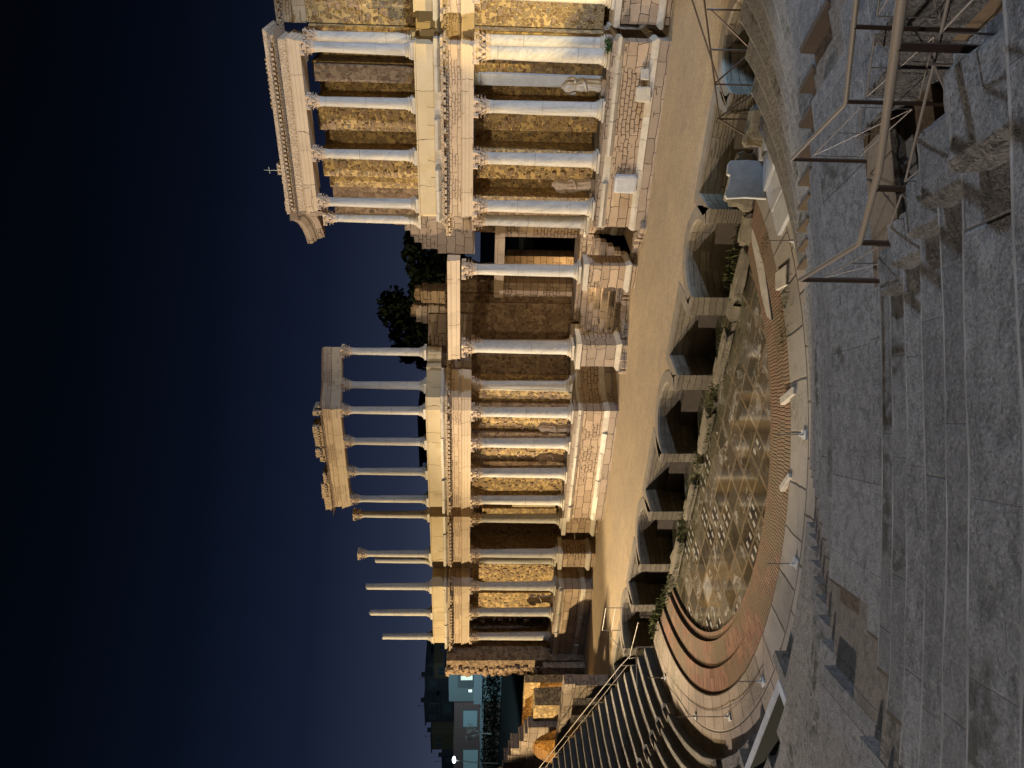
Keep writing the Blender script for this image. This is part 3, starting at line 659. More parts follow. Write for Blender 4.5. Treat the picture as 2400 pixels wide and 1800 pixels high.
def lip(path,z0,z1,o=.30,mat=M_MARB): obj('coping_moulding',broken(path,[(.06,z0),(o*.5,z0+.03),(o,z0+.14),(o,z1-.02),(.02,z1),(-1,z1),(-1,z0)]),mat,sb)
def plinth(path,z0,z1,mat=M_MARBY): obj('upper_plinth',MB().sweep(path,[(0,z0),(0,z1-.08),(.05,z1-.06),(.05,z1),(-1.0,z1),(-1.0,z0)]),mat,sb)
E1=5.40; YE=-.30
pn=[(5.35,1.0),(5.5,.55),(5.72,YE),(13.15,YE),(13.15,3.2)]
pn=[exarc(5.62,34,22,4)[i] for i in range(5)]+[(5.66,YE),(13.12,YE),(13.12,2.6)]
pf=[(-13.02,1.9),(-13.02,YE),(-5.72,YE)]+exarc(5.62,161,143,5)
pl=[(-26.05,1.2),(-26.05,YE),(-20.2,YE),(-20.2,1.3)]
pd=[(-18.3,1.3),(-18.3,.15),(-14.3,.15),(-14.3,1.3)]
pr_=[(14.3,1.3),(14.3,.15),(18.3,.15),(18.3,1.3)]
paths={'n':pn,'f':pf,'l':pl,'d':pd,'r':pr_}
for k,p in paths.items():
    entab(p,E1,.55,.53,.32,0); lip(p,6.80,7.10); plinth([(x,y) for x,y in p],7.10,7.90)
# recessed runs between the projecting parts
for x0,x1,y in ((-20.25,-18.25,1.35),(-14.35,-13.0,1.35),(13.1,14.3,1.35),(5.0,5.6,3.0)):
    if x1-x0<1 and x0>4: continue
    p=[(x0,y),(x1,y)]
    entab(p,E1,.55,.53,.32,0,depth=.8); lip(p,6.80,7.10,.2); plinth(p,7.10,7.90)
# exedra entablature rings
for a0,a1 in ((62,34),(178,143)): pass
for a0,a1,n in ((64,36,6),(142,112,6)):
    p=exarc(6.5,a0,a1,n) if a0<90 else exarc(6.5,a0,a1,n)
    p=p if p[0][0]<p[-1][0] else p[::-1]
    entab(p,E1,.55,.53,.32,0,depth=.9,matf=M_ASHG,matA=M_ASHG)
o=exarc(6.3,140,112,6)[::-1]; o=o[::-1]; o=o if o[0][0]<o[-1][0] else o[::-1]
plinth(o,6.8,7.9,M_ASHG)
# central beam on the two gate columns
mb=MB().sweep([(-2.35,-.30),(3.35,-.30)],[(0,6.0),(0,6.18),(.04,6.18),(.04,6.4),(.09,6.48),(.12,6.62),(-.62,6.62),(-.62,6.0)]); obj('gate_beam',mb,M_ARCHI,sb)
# --- entablature 2 (top)
def rough_top(path,z0,z1,miss,mat=M_CARV):
    mb=MB()
    for i in range(len(path)-1):
        a=Vector(path[i]); b=Vector(path[i+1]); L=(b-a).length; d=(b-a)/L; n=Vector((d.y,-d.x)); t=0
        while t<L-.05:
            w=min(random.uniform(.28,.95),L-t)
            if random.random()>miss:
                z=z1-random.random()**1.6*.34; o1=.42-random.random()**1.5*.34*(miss>0)
                P=[]
                for zz,oo in ((z0,.15),(z,o1)):
                    for s in (t+.01,t+w-.03): v=a+d*s+n*oo; P.append((v.x,v.y,zz))
                    for s in (t+w-.03,t+.01): v=a+d*s-n*.5; P.append((v.x,v.y,zz))
                mb.add(P,[(0,1,2,3),(7,6,5,4),(0,4,5,1),(1,5,6,2),(2,6,7,3),(3,7,4,0)])
                nb=int(w/.17)
                for q in range(nb):
                    p=a+d*(t+.08+q*.17); c=p+n*(o1-.02); mb.box(c.x-.045,c.x+.045,c.y-.05,c.y+.05,(z0+z)/2-.06,(z0+z)/2+.05)
            t+=w
    obj('cornice',mb,mat,sb)
YU=-.26
un=exarc(5.62,62,22,9)+[(5.70,YU),(13.1,YU),(13.1,1.4)]
entab(un[9:],12.6,.5,.40,.0001,0,matf=M_CARV,dent=False); 
p=un[:11]
obj('curved_cornice',MB().sweep(p,[(.0,13.1),(.1,13.3),(.12,13.45),(.25,13.5),(.42,13.68),(.46,13.92),(-.55,13.92),(-.55,13.5),(-.4,13.5),(-.4,13.1)]),M_ASHG,sb)
obj('curved_architrave',MB().sweep(exarc(5.62,36,22,4)+[(5.70,YU)],[(0,12.6),(.1,13.1),(.02,13.3),(-.6,13.3),(-.6,12.6)]),M_ASHG,sb)
obj('cornice',MB().sweep(un[10:],[(.05,13.5),(.12,13.56),(.18,13.6),(.18,13.7),(.42,13.78),(.46,13.92),(-.9,13.92),(-.9,13.5)]),M_CARV,sb)
mb=MB()
for x0,x1 in ((5.9,12.9),):
    x=x0
    while x<x1: mb.box(x,x+.09,YU-.36,YU-.16,13.62,13.72); x+=.19
obj('dentils',mb,M_CARV,sb); rough_top(un[10:],13.90,14.10,.12)
uf=[(-13.05,.6),(-13.05,YU),(-5.75,YU)]
entab(uf,12.6,.5,.5,.0001,0,dent=False,depth=.62); rough_top(uf,13.56,14.18,.16)
uf2=[(-5.75,YU),(-5.0,.8),(-3.1,1.9)]
entab(uf2,12.6,.5,.5,.0001,0,dent=False,depth=.55); rough_top([(-5.75,YU),(-5.3,.4)],13.60,14.0,.2); 
entab([(13.45,1.6),(21,1.6)],12.6,.5,.4,.25,0,dent=False,depth=.8); entab([(13.45,2.25),(21,2.25)],E1,.55,.53,.32,0,depth=.8)
# block stacks standing on the entablature above the gate
bs=thing('ruined_block_stack','broken squared stone stack with small hollow standing left of the gate beam on top','ruin',(0,0,0),0,'broken block stacks above the gate')
mb=MB()
for k in range(5):
    z=7.0+k*.36; mb.box(-3.75-.1*(k%2),-2.65+.05*(k%3),5.9,7,z,z+.35,.03)
obj('stone_courses',mb,M_ASHG,bs)
mb=MB()
for k in range(7): mb.rock((-3.6+random.random()*.9,6.2,8.75+random.random()*.2),(.4,.4,.35),k,0,1)
obj('broken_top',mb,M_RUBD,bs)
bs2=thing('ruined_block_stack','shorter broken stone stack with ragged yellow stone top, standing nearer the middle over the gate','ruin',(0,0,0),0,'broken block stacks above the gate')
mb=MB()
for k in range(4):
    z=7.0+k*.36; mb.box(-2.45,-1.65+.05*(k%2),5.9,6.9,z,z+.35,.03)
obj('stone_courses',mb,M_ASH,bs2)
mb=MB()
for k in range(6): mb.rock((-2.4+random.random()*.7,6.3,8.4+random.random()*.3),(.4,.4,.35),k+9,0,1)
obj('broken_top',mb,M_RUBD,bs2)
mb=MB()
for x,y in ((-4.3,1.7),(-5.0,.9),(-3.6,2.1)): mb.box(x-.3,x+.3,y-.3,y+.3,7.1,7.9,.02)
obj('upper_plinth',mb,M_MARBY,sb)
# left end: thick broken wall
lw=thing('broken_end_wall','tall ragged rubble wall end closing the far left of the stage building','wall',(0,0,0))
mb=MB(); mb.box(-27.5,-26.7,-1.3,4,-2.9,6.95); mb.box(-28.4,-27.5,-.75,3.8,-2.9,6.7); obj('wall_core',mb,M_RUBD,lw)
mb=MB(); mb.box(-28.6,-27.9,-1.7,2.5,-2.9,-.2,.03); mb.box(-28.2,-26.9,-1.75,-1.3,-2.9,.2,.03); obj('squared_blocks',mb,M_ASH,lw)
mb=MB()
for i in range(330):
    z=random.uniform(-.3,6.95); s_=random.uniform(.16,.36); x=random.uniform(-28.75,-27.45)+.25*noise.noise(Vector((z*.7,2,0)))
    mb.rock((x,-.8-.45*(x+28.6)/1.2+random.uniform(-.2,.1),z),(s_*1.2,s_,s_*.8),i,random.random()*3,1,.3)
obj('ragged_edge',mb,M_RAG,lw)
# pedestals of the doors
def pedestal(x,y,label,loc_z=ZS,top=-.33,w=.62,mat=M_ASH):
    t=thing('column_pedestal',label,'pedestal',(x,y,0),0,'column pedestals beside the doors')
    obj('die',MB().box(-w,w,-w,w,loc_z-.05,top-.25,.004),mat,t)
    obj('cap',MB().box(-w-.12,w+.12,-w-.12,w+.12,top-.25,top-.001),M_MARB,t)
    obj('base',MB().sweep([(-w,w),(-w,-w),(w,-w),(w,w)],[(.12,loc_z+.28),(.16,loc_z+.34),(.16,loc_z+.45),(.02,loc_z+.58),(-.05,loc_z+.58),(-.05,loc_z+.28)]),M_MARB,t)
    return t
pedestal(2.7,.1,'tall stone pedestal under the right gate column',top=-.06,w=.6)
pedestal(-1.75,-.1,'tall stone pedestal with bluish side under the left gate column',top=-.06,w=.66,mat=M_ASHG)
pedestal(-14.7,.45,'lit plain stone pedestal right of the far left doorway'); pedestal(-17.9,.5,'lit stone pedestal left of the far left doorway'); pedestal(14.75,.45,'stone pedestal at the right edge of the view')
# left doorway back wall
wall(-20.0,-13.2,3.6,4.3,-2.9,5.4,M_RUBD); wall(-14.2,-13.2,1.5,3.6,-2.9,5.4,M_RUB); wall(-20,-19.2,1.6,3.6,-2.9,5.4,M_RUBD); 
wall(-17.9,-16.6,3.3,3.6,-.4,4.6,M_RUB,'blocked_doorway'); wall(-16.5,-15.7,3.35,3.6,-.3,2.6,M_MARBY,'standing_slab')
wall(-19.8,-13.3,1.9,3.6,-2.9,-1.6,M_ASH,'door_steps'); 
# ------------------------------------------------------------------ columns
def capital_mesh(r,h):
    mb=MB(); n=16
    mb.lathe([(r*.98,0),(r*1.0,h*.3),(r*1.05,h*.6),(r*1.25,h*.84)],n)
    def leaf(a,z0,hh,w,r0,out):
        P=[];S=6
        for k in range(S+1):
            t=k/S; z=z0+hh*(t if t<.8 else .8+(t-.8)*(-.6)); rad=r0+out*(t**2.6)*1.0+.02
            ww=w*(math.sin(math.pi*min(1,.25+t*.75))**.6)*(1 if k%2==0 else .72)+.012
            for s in (-1,0,1):
                P.append(((rad-abs(s)*.035)*math.cos(a)-s*ww*math.sin(a),(rad-abs(s)*.035)*math.sin(a)+s*ww*math.cos(a),z))
            
        F=[]
        for k in range(S):
            for q in range(2): F.append((k*3+q,k*3+q+1,k*3+q+4,k*3+q+3))
        b=len(P); P+=[(x*.94,y*.94,z-.01) for x,y,z in P]; F+=[tuple(i+b for i in f[::-1]) for f in F]
        mb.add(P,F)
    for k in range(8): leaf(2*math.pi*k/8,.0,h*.42,r*.36,r*1.0,r*.75)
    for k in range(8): leaf(2*math.pi*(k+.5)/8,h*.12,h*.58,r*.34,r*1.02,r*.85)
    for k in range(4):
        a=math.pi/4+k*math.pi/2; pts=[]
        for q in range(7):
            t=q/6; pts.append((math.cos(a)*r*(1.05+t*.75),math.sin(a)*r*(1.05+t*.75),h*(.55+.36*math.sin(t*1.6))))
        mb.tube(pts,[r*.13]*6+[r*.1],6)
        e=Vector((math.cos(a)*r*1.72,math.sin(a)*r*1.72,h*.78)); 
        mb.rock(e,(r*.5,r*.5,r*.45),k,a,1,.3)
    for k in range(4):
        a=k*math.pi/2; mb.rock((math.cos(a)*r*1.33,math.sin(a)*r*1.33,h*.92),(r*.4,r*.4,r*.34),k+5,a,1,.3)
    # abacus with concave sides
    poly=[]
    for k in range(4):
        a=math.pi/4+k*math.pi/2
        for da in (-.07,.07): poly.append((math.cos(a+da)*r*2.0,math.sin(a+da)*r*2.0))
        am=a+math.pi/4
        for da in (-.42,0,.42): poly.append((math.cos(am+da)*r*1.36*(1+.1*abs(da)),math.sin(am+da)*r*1.36*(1+.1*abs(da))))
    mb.prism(poly,h*.86,h)
    return mb
def shaft_mesh(r0,r1,h,n=28,broken=0,seed=0):
    prof=[(r0*1.07,0),(r0*1.07,.05),(r0*1.0,.10)]
    for k in range(1,9):
        t=k/8; prof.append((r0+(r1-r0)*t**1.5,.10+(h-.2)*t))
    if not broken: prof+= [(r1*1.08,h-.06),(r1*1.08,h)]
    else: prof[-1]=(r1,h)
    mb=MB().lathe(prof,n)
    if broken:
        for i in range((len(prof)-1)*n,len(prof)*n):
            x,y,z=mb.v[i]; mb.v[i]=(x,y,z+.10*noise.noise(Vector((x*4,y*4,seed)))+x*.1)
    return mb
def base_mesh(r,h=.33,w=1.42):
    mb=MB(); p=r*w; mb.box(-p,p,-p,p,-h,-h*.64)
    prof=[(r*1.38,-h*.64)]
    for k in range(7): a=math.pi*(k/6-.5); prof.append((r*1.30+.06*math.cos(a),-h*.50+h*.14*math.sin(a)))
    prof+=[(r*1.2,-h*.34),(r*1.15,-h*.22)]
    for k in range(5): a=math.pi*(k/4-.5); prof.append((r*1.16+.035*math.cos(a),-h*.12+h*.09*math.sin(a)))
    prof.append((r*1.05,0)); mb.lathe(prof,28); return mb
protoL=None; protoU=None
def column(kind,x,y,z0,label,h=None,cap=True,group=None,rz=0,broken=0):
    lower=kind=='l'
    r0,r1,hh=(.31,.262,4.7) if lower else (.235,.197,3.75)
    if h is None: h=hh
    t=thing('marble_column' if cap else 'broken_column',label,'column',(x,y,z0),rz,group or ('lower storey columns' if lower else 'upper storey columns'))
    key=(kind,round(h,2),broken)
    if key not in _cm: _cm[key]=obj('shaft',shaft_mesh(r0,r1,h,28,broken,x),M_COL,t,True)
    else:
        c=_cm[key].copy(); COL.objects.link(c); c.parent=t
    bk=kind+'b'
    if bk not in _cm: _cm[bk]=obj('base',base_mesh(r0,.33 if lower else .36),M_MARB,t,True)
    else:
        c=_cm[bk].copy(); COL.objects.link(c); c.parent=t
    if cap:
        ck=kind+'c'; ch=(.70 if lower else .60)
        if ck not in _cm: _cm[ck]=obj('capital',capital_mesh(r1*1.02,ch),M_CAP,t,False,(0,0,h))
        else:
            c=_cm[ck].copy(); COL.objects.link(c); c.parent=t; c.location=(0,0,h)
    return t
_cm={}
W4=['rightmost','second from the right','third from the right','leftmost']
for x,w in zip((12.81,10.6,8.32,6.05),W4): column('l',x,0,0,'pale veined lower column, %s of the four fronting the big near block'%w)
for x,w in zip((-6.05,-8.26,-10.53,-12.72),W4): column('l',x,0,0,'grey lower column, %s of the four fronting the middle block left of the gate'%w)
for x,w in zip((-20.5,-23.14,-25.73),('rightmost','middle','leftmost')): column('l',x,0,0,'lower column, %s of the three in the far left block'%w)
column('l',2.7,.1,.35,'thick streaked column on the right side of the central gate',4.87); column('l',-1.75,-.1,.35,'blue veined column on the left side of the central gate',4.87)
column('l',4.85,1.15,.05,'shaded lower column standing behind the leftmost one of the near block'); column('l',-5.1,1.25,.05,'tan lower column set back in the curve left of the gate')
column('l',-3.2,2.6,.05,'tan column half hidden behind the blue veined gate column')
column('l',13.1,1.0,0,'lower column half hidden behind the rightmost near column'); column('l',-14.7,.45,0,'lower column on the right pedestal of the far doorway'); column('l',-17.9,.5,0,'lower column on the left pedestal of the far doorway')
column('l',-19.3,1.2,0,'lower column set back just left of the far doorway'); column('l',15.05,.45,0,'lower column cut by the right edge of the view')
for x,w in zip((12.81,10.6,8.32,6.05),W4): column('u',x,.05,8.27,'white upper column, %s of the four on the big near block'%w)
for x,w in zip((-6.05,-8.26,-10.53,-12.72),W4): column('u',x,.05,8.27,'upper column under broken cornice, %s of the four on the middle block'%w)
column('u',-5.0,1.0,8.27,'upper column at the bend, second from the right in the free standing row'); column('u',-3.35,1.9,8.27,'rightmost upper column of the free standing row against the night sky')
column('u',4.85,1.05,8.27,'shaded upper column behind the leftmost one of the near block'); column('u',13.05,1.0,8.27,'upper column half hidden behind the rightmost near column')
column('u',-14.3,.35,8.27,'free standing upper column with capital but no beam, right one of two'); column('u',-17.9,.45,8.27,'free standing upper column with capital but no beam, left one of two')
column('u',15.05,.45,8.27,'upper column cut by the right edge of the view')
column('u',-19.3,1.2,8.27,'broken upper shaft close behind the left capital topped column',3.4,False,'broken upper shafts',0,1)
column('u',-20.59,.05,8.27,'broken upper shaft without capital, tallest and rightmost of the last three',3.95,False,'broken upper shafts',0,1)
column('u',-23.22,.05,8.27,'broken upper shaft without capital, middle of the last three',3.85,False,'broken upper shafts',0,1)
column('u',-25.78,.05,8.27,'broken upper shaft without capital, shortest and leftmost of all',3.15,False,'broken upper shafts',0,1)
# ------------------------------------------------------------------ statues
def statue_mesh(seed,h=1.75,turn=.3,arm=True):
    mb=MB(); P=[]; n=30; m=26
    prof=[(0,.20),(.05,.235),(.2,.215),(.38,.225),(.52,.25),(.62,.20),(.74,.235),(.84,.27),(.90,.245),(.95,.12),(1.,.07)]
    def rad(t):
        for (a,ra),(b,rb) in zip(prof[:-1],prof[1:]):
            if t<=b: return ra+(rb-ra)*(t-a)/(b-a)
        return .07
    for i in range(m+1):
        t=i/m; r=rad(t)*h/1.75; sx_=.05*math.sin(t*5+seed)
        for k in range(n):
            a=2*math.pi*k/n; fold=.10*math.sin(9*a+seed*2+t*3.2)+.06*math.sin(5*a-t*9+seed)+.05*noise.noise(Vector((a*2,t*6,seed)))*2
            if t>.86: fold*=.25
            rr=r*(1+fold*(1 if t<.6 else .7)); P.append((sx_+rr*math.cos(a)*1.12,rr*math.sin(a)*.78,t*h))
    F=[(i*n+k,i*n+(k+1)%n,(i+1)*n+(k+1)%n,(i+1)*n+k) for i in range(m) for k in range(n)]+[tuple(range(n-1,-1,-1)),tuple(m*n+k for k in range(n))]
    mb.add(P,F)
    # mantle bands and arm stumps
    pts=[(.28*math.cos(a)*1.05,.24*math.sin(a),h*(.50+.30*(a/5))) for a in [q*.42-2.3 for q in range(12)]]
    mb.tube(pts,[.03,.05,.055,.06,.06,.06,.06,.06,.055,.05,.04,.02],8)
    mb.tube([(-.24,-.02,h*.87),(-.33,-.06,h*.74),(-.31,-.14,h*.63)],[.085,.07,.055],8)
    if arm: mb.tube([(.24,-.02,h*.87),(.34,-.04,h*.73),(.30,-.20,h*.66),(.2,-.28,h*.68)],[.085,.07,.055,.045],8)
    return mb
for i,(x,y,z,h,lb) in enumerate(((11.5,.35,-.28,1.75,'headless draped torso statue between the two rightmost lower columns of the near block'),(6.95,.55,-.28,1.85,'headless robed statue beside the leftmost lower column of the near block'),
    (-7.6,.55,-.28,1.72,'draped headless statue right of centre in the middle block, between its two right columns'),(-10.0,.75,-.28,1.65,'worn robed statue fragment right of the third column of the middle block'),(-22.6,.6,-.28,1.6,'slumped draped statue in the far left block'))):
    t=thing('statue',lb,'statue',(x,y,z),.2*i,'headless marble statues')
    obj('figure',statue_mesh(i*1.7,h,0,i%2==0),M_CAP if i!=0 else M_MARB,t,True,(0,0,.12)); obj('plinth',MB().box(-.34,.34,-.27,.27,-.03,.13,.008),M_ASHG,t)
def tagged_rock(name,c,size,seed,label,cat,mat,rz=0,group=None,flat=1,rough=.18): 
    o=obj(name,MB().rock((0,0,0),size,seed,0,2,rough),mat,None,False,c); o.rotation_euler=(0,0,rz); return tag(o,label,cat,group)
tagged_rock('marble_fragment',(11.55,-1.02,-1.78),(.62,.22,.62),3,'rough pale marble fragment leaning on the near podium wall','marble fragment',M_MARB,.1)
tagged_rock('marble_fragment',(12.35,-.98,-1.75),(.42,.2,.36),5,'small carved marble scrap right of the bigger fragment on the near podium','marble fragment',M_MARB,.3)
tagged_rock('stone_block',(7.6,-.92,-1.5),(.8,.3,1.0),9,'big pale granite block set into the near podium','block',M_BLUEMARB,0,None,1,.05)
# ------------------------------------------------------------------ rails near the viewer
def rail(label,pts,posts,foot,low=.33,group=None):
    t=thing('handrail',label,'handrail',(0,0,0),0,group)
    obj('top_pipe',MB().tube(pts,.027,14),M_STEEL,t,True)
    for (x,y,zt,zb) in posts: obj('post',MB().box(x-.02,x+.02,y-.02,y+.02,zb,zt),M_STEELD,t)
    for (a,b) in zip(posts[:-1],posts[1:]):
        A=Vector((a[0],a[1],a[2]-.22)); B=Vector((b[0],b[1],b[2]-.22)); A2=A-Vector((0,0,.62)); B2=B-Vector((0,0,.62)); e=(B-A)*.08
        obj('infill_frame',MB().tube([A+e,B-e],.0085,6).tube([A2+e,B2-e],.0085,6).tube([A+e,A2+e],.006,6).tube([B-e,B2-e],.006,6).tube([A+e,B2-e],.006,6).tube([A2+e,B-e],.006,6).tube([(A+B)/2,(A2+B2)/2],.006,6),M_THIN,t)
    return t
rail('near grey brown pipe handrail crossing in front of the sunken passage',[(15.86,-26.77,1.46),(16.78,-27.83,1.49),(16.84,-27.9,1.51),(17.98,-29.21,2.25),(19.3,-30.74,3.22),(20.4,-32.0,4.05)],
  [(15.87,-26.79,1.45,.41),(16.83,-27.9,1.49,.45),(17.75,-28.95,2.09,.9),(19.05,-30.45,3.03,1.6),(20.2,-31.8,3.9,2.4)],0,.33,'passage handrails')
rail('farther pipe handrail on the other side of the sunken passage',[(16.55,-24.62,1.02),(17.52,-25.55,.93),(17.58,-25.6,.95),(18.78,-26.7,1.63),(20.4,-28.2,2.62)],
  [(16.57,-24.64,1.0,-.02),(17.57,-25.6,.93,-.25),(18.5,-26.45,1.47,-.1),(20.0,-27.85,2.36,.6)],0,.33,'passage handrails')
# rough stones on the near passage edge
for i,(az,r,z,w_,l_) in enumerate(((40.55,25.5,.98,.5,.5),(40.6,26.45,1.38,.45,.5),(40.6,27.4,1.78,.5,.5),(40.5,28.3,2.2,.55,.5),(40.3,29.3,2.62,.6,.55))):
    p=radial(az,r,z); mb=MB().rock((0,0,-.12),(w_*.95,l_*1.5,.42),i+20,0,3,.10); 
    o=obj('edge_stone',mb,M_TIER,None,False,p); o.rotation_euler=(0,0,R_(az)); o.pass_index=4
    tag(o,['lowest broken edge stone beside the near handrail foot','second broken edge stone up from the near handrail foot','middle broken edge stone along the sunken passage','fourth broken edge stone along the sunken passage','topmost dark bluish edge stone at the right of the passage rim'][i],'stone','broken stones on the passage rim')
# rail down the left seating end
lr=thing('stair_rail','long thin sloping rail along the far left end of the seating','handrail')
obj('top_pipe',MB().tube([(-13.3,-10.6,-2.85),(-14.2,-10.6,-2.41),(-23.8,-10.6,1.22),(-27,-10.6,2.4)],.026,8),M_THIN,lr)
obj('lower_pipe',MB().tube([(-14.2,-10.6,-2.75),(-23.8,-10.6,.88),(-27,-10.6,2.05)],.010,6),M_THIN,lr)
for i in range(8):
    x=-14.2-i*1.6; z=-2.41+i*1.6*.378; obj('post',MB().box(x-.02,x+.02,-10.62,-10.58,z-1.0,z),M_THIN,lr)
# thin frame railing at the left corner of the stage
fr=thing('corner_railing','thin bent metal railing at the left end of the recessed stage front','railing')
pts=[(-10.9,-10.0,-1.9),(-11.9,-9.9,-1.75),(-13.0,-10.2,-1.8),(-13.6,-9.9,-3.0),(-14.4,-10.9,-1.9)]
for a,b in (((-12.2,-8.6,-2.7),(-12.2,-8.6,-1.7)),((-12.2,-8.6,-1.7),(-14.0,-8.6,-1.7)),((-14.0,-8.6,-1.7),(-14.0,-8.6,-2.7)),((-12.2,-8.6,-2.2),(-14.0,-8.6,-2.2)),((-12.8,-9.9,-1.8),(-14.6,-9.9,-3.0)),((-14.6,-9.9,-3.0),(-13.4,-10.6,-3.9)),((-11.3,-10.2,-3.0),(-14.6,-9.9,-3.0)),((-12.3,-10.9,-2.9),(-12.3,-10.9,-3.85)),((-12.3,-10.9,-2.9),(-13.9,-12.2,-2.95)),((-13.9,-12.2,-2.95),(-13.9,-12.2,-3.85))):
    obj('rail_bar',MB().tube([a,b],.022,6),M_THIN,fr)
# barrier posts on the pavement
def barrier(x,y,z,label,h=.85):
    t=thing('barrier_post',label,'post',(x,y,z),math.atan2(x,-(y+8.5)),'low barrier posts round the orchestra')
    obj('base_plate',MB().box(-.13,.13,-.13,.13,0,.05,.004),M_WHITE,t); obj('post',MB().tube([(0,0,.06),(0,0,h)],.014,8),M_THIN,t)
    obj('foot',MB().lathe([(.05,.07),(.045,.16),(.02,.2)],10),M_WHITE,t); return t
BP=[(6.92,-18.3,'barrier post beside the brick ring in the middle of the near path'),(3.65,-19.99,'barrier post on the cracked slabs of the path'),(-1.18,-20.43,'barrier post at the bend of the pale pavement with strong shadow'),(-4.9,-19.29,'barrier post on wide white base, lower of the left pair'),(-8.65,-16.94,'barrier post, upper of the left pair'),(-11.76,-13.0,'farthest left barrier post near the dark seats'),(11.0,-14.6,'barrier post by the white broken slab')]
for x,y,l in BP: barrier(x,y,-3.88,l)
for i,((x0,y0,_),(x1,y1,_2)) in enumerate(zip(BP[2:5],BP[3:6])):
    pts=[(x0+(x1-x0)*t,y0+(y1-y0)*t,-3.88+.28-.5*t*(1-t)) for t in [k/10 for k in range(11)]]
    o=obj('barrier_rope',MB().tube(pts,.014,6),M_STEELD); tag(o,['sagging dark rope running right from the lower left barrier post','sagging dark rope joining the left pair of barrier posts','sagging dark rope running to the farthest left barrier post'][i],'rope','ropes between the barrier posts')
# upright marble slab and pale slabs at the right of the orchestra
sl=thing('upright_slab','upright bluish marble slab standing at the right end of the orchestra','slab',(11.55,-11.25,-3.9),R_(38))
mb=MB(); pl=[(-.60,0),(.60,0),(.63,.6),(.60,1.14),(.50,1.22),(.16,1.25),(.12,1.16),(-.22,1.20),(-.5,1.33),(-.62,1.27),(-.57,.7)]
n_=len(pl); mb.add([(x,-.07,z) for x,z in pl]+[(x,.07,z) for x,z in pl],[tuple(range(n_)),tuple(range(2*n_-1,n_-1,-1))]+[(i,(i+1)%n_,n_+(i+1)%n_,n_+i) for i in range(n_)])
obj('slab_face',mb,M_BLUEMARB,sl,bevel=.015)
mb=MB(); mb.v=[]; 
def flat_slab(poly,z,th,label,mat=M_KERB,grp='pale broken slabs on the path'):
    o=obj('broken_slab',MB().prism(poly,z-th,z),mat,bevel=.012); return tag(o,label,'slab',grp)
def quad(cx,cy,a,w,l,j=.08):
    c,s_=math.cos(a),math.sin(a); return [(cx+(x+random.uniform(-j,j))*c-(y+random.uniform(-j,j))*s_,cy+(x)*s_+(y)*c) for x,y in ((-w,-l),(0,-l*1.05),(w,-l),(w*.96,0),(w,l),(0,l*.93),(-w,l))]
flat_slab(quad(9.7,-14.35,.75,.24,.42,.1),-3.81,.25,'white broken slab lying beside the far stretch of the brick ring')
flat_slab(quad(7.15,-16.75,.95,.11,.5,.04),-3.81,.3,'long pale kerb piece right of the middle barrier post')
flat_slab(quad(5.0,-18.1,1.25,.09,.42,.03),-3.81,.3,'narrow white kerb piece left of the middle barrier post')
strip=[(9.95,-10.4),(10.25,-10.6),(9.7,-11.6),(9.15,-12.4),(8.62,-13.2),(8.05,-14.0),(7.95,-13.55),(8.3,-12.7),(8.9,-11.7),(9.3,-10.9)]
flat_slab(strip,-4.03,.25,'long white veined marble strip edging the right side of the wet floor')
flat_slab([(10.4,-9.8),(11.3,-10.3),(10.8,-11.2),(10.1,-11.6),(9.9,-10.6)],-4.0,.25,'square white slab at the foot of the upright marble slab')
for i in range(4):
    a=math.radians(67+i*4.8); r=12.3; o=obj('kerb_slab',MB().box(-.42,.42,-.53,.53,-.2,.0,.03),M_BLUEMARB,None,False,(math.sin(a)*r,-8.5-math.cos(a)*r,-3.78+.004*i)); o.rotation_euler=(0,0,a); tag(o,'%s of four pale bluish kerb slabs behind the upright slab'%['first (nearest to the brick ring)','second','third','fourth and farthest'][i],'slab','kerb slabs behind the upright slab')
# rough masonry lumps between stage wall and orchestra
LUMP=[(11.2,-10.3,-3.5,1.6,.6,.8,'dark mossy masonry lump right of the round stage recess'),(13.0,-10.35,-3.6,1.2,.55,.7,'dark masonry lump under the stage corner frame'),(9.6,-10.5,-3.95,1.1,.4,.45,'long low eroded masonry ledge beside the wet floor'),
 (8.0,-10.55,-4.05,1.9,.35,.35,'narrow eroded masonry ledge in front of the rightmost round recess'),(4.4,-10.5,-4.1,2.2,.35,.3,'low eroded ledge in front of a square recess, right half'),(.8,-10.5,-4.12,2.0,.35,.3,'low ledge in front of the middle round recess'),(-2.9,-10.5,-4.12,2.1,.35,.28,'low mossy ledge left of the middle round recess'),(-6.4,-10.5,-4.1,2.2,.4,.35,'low mossy ledge in front of the left round recess')]
for i,(x,y,z,sx_,sy_,sz,l) in enumerate(LUMP): tagged_rock('masonry_ledge',(x,y,z),(sx_,sy_,sz),i+31,l,'masonry',M_ROCK,0,'eroded masonry along the stage front',1,.3)
# metal frame at the right corner of the stage
tf=thing('metal_stair_frame','dark metal frame of bars at the right corner of the stage front','metal frame')
for a,b in (((13.1,-9.9,-2.45),(16.5,-9.9,-1.35)),((13.5,-9.9,-2.6),(16.45,-9.9,-1.0)),((13.05,-9.9,-2.4),(14.1,-9.9,-3.7)),((13.05,-9.9,-2.4),(13.05,-9.9,-3.9)),((13.05,-9.9,-3.5),(17.5,-9.9,-3.1)),((14.1,-9.9,-2.1),(14.1,-9.9,-3.6)),((15.1,-9.9,-1.8),(15.1,-9.9,-3.4)),((14.1,-9.9,-2.1),(15.1,-9.9,-3.1)),((16.2,-9.9,-1.5),(16.2,-9.9,-3.2)),((15.1,-9.9,-3.1),(16.2,-9.9,-1.6)),((13.05,-9.9,-2.45),(12.4,-10.6,-3.9))):
    obj('frame_bar',MB().tube([a,b],.028,6),M_STEELD,tf)
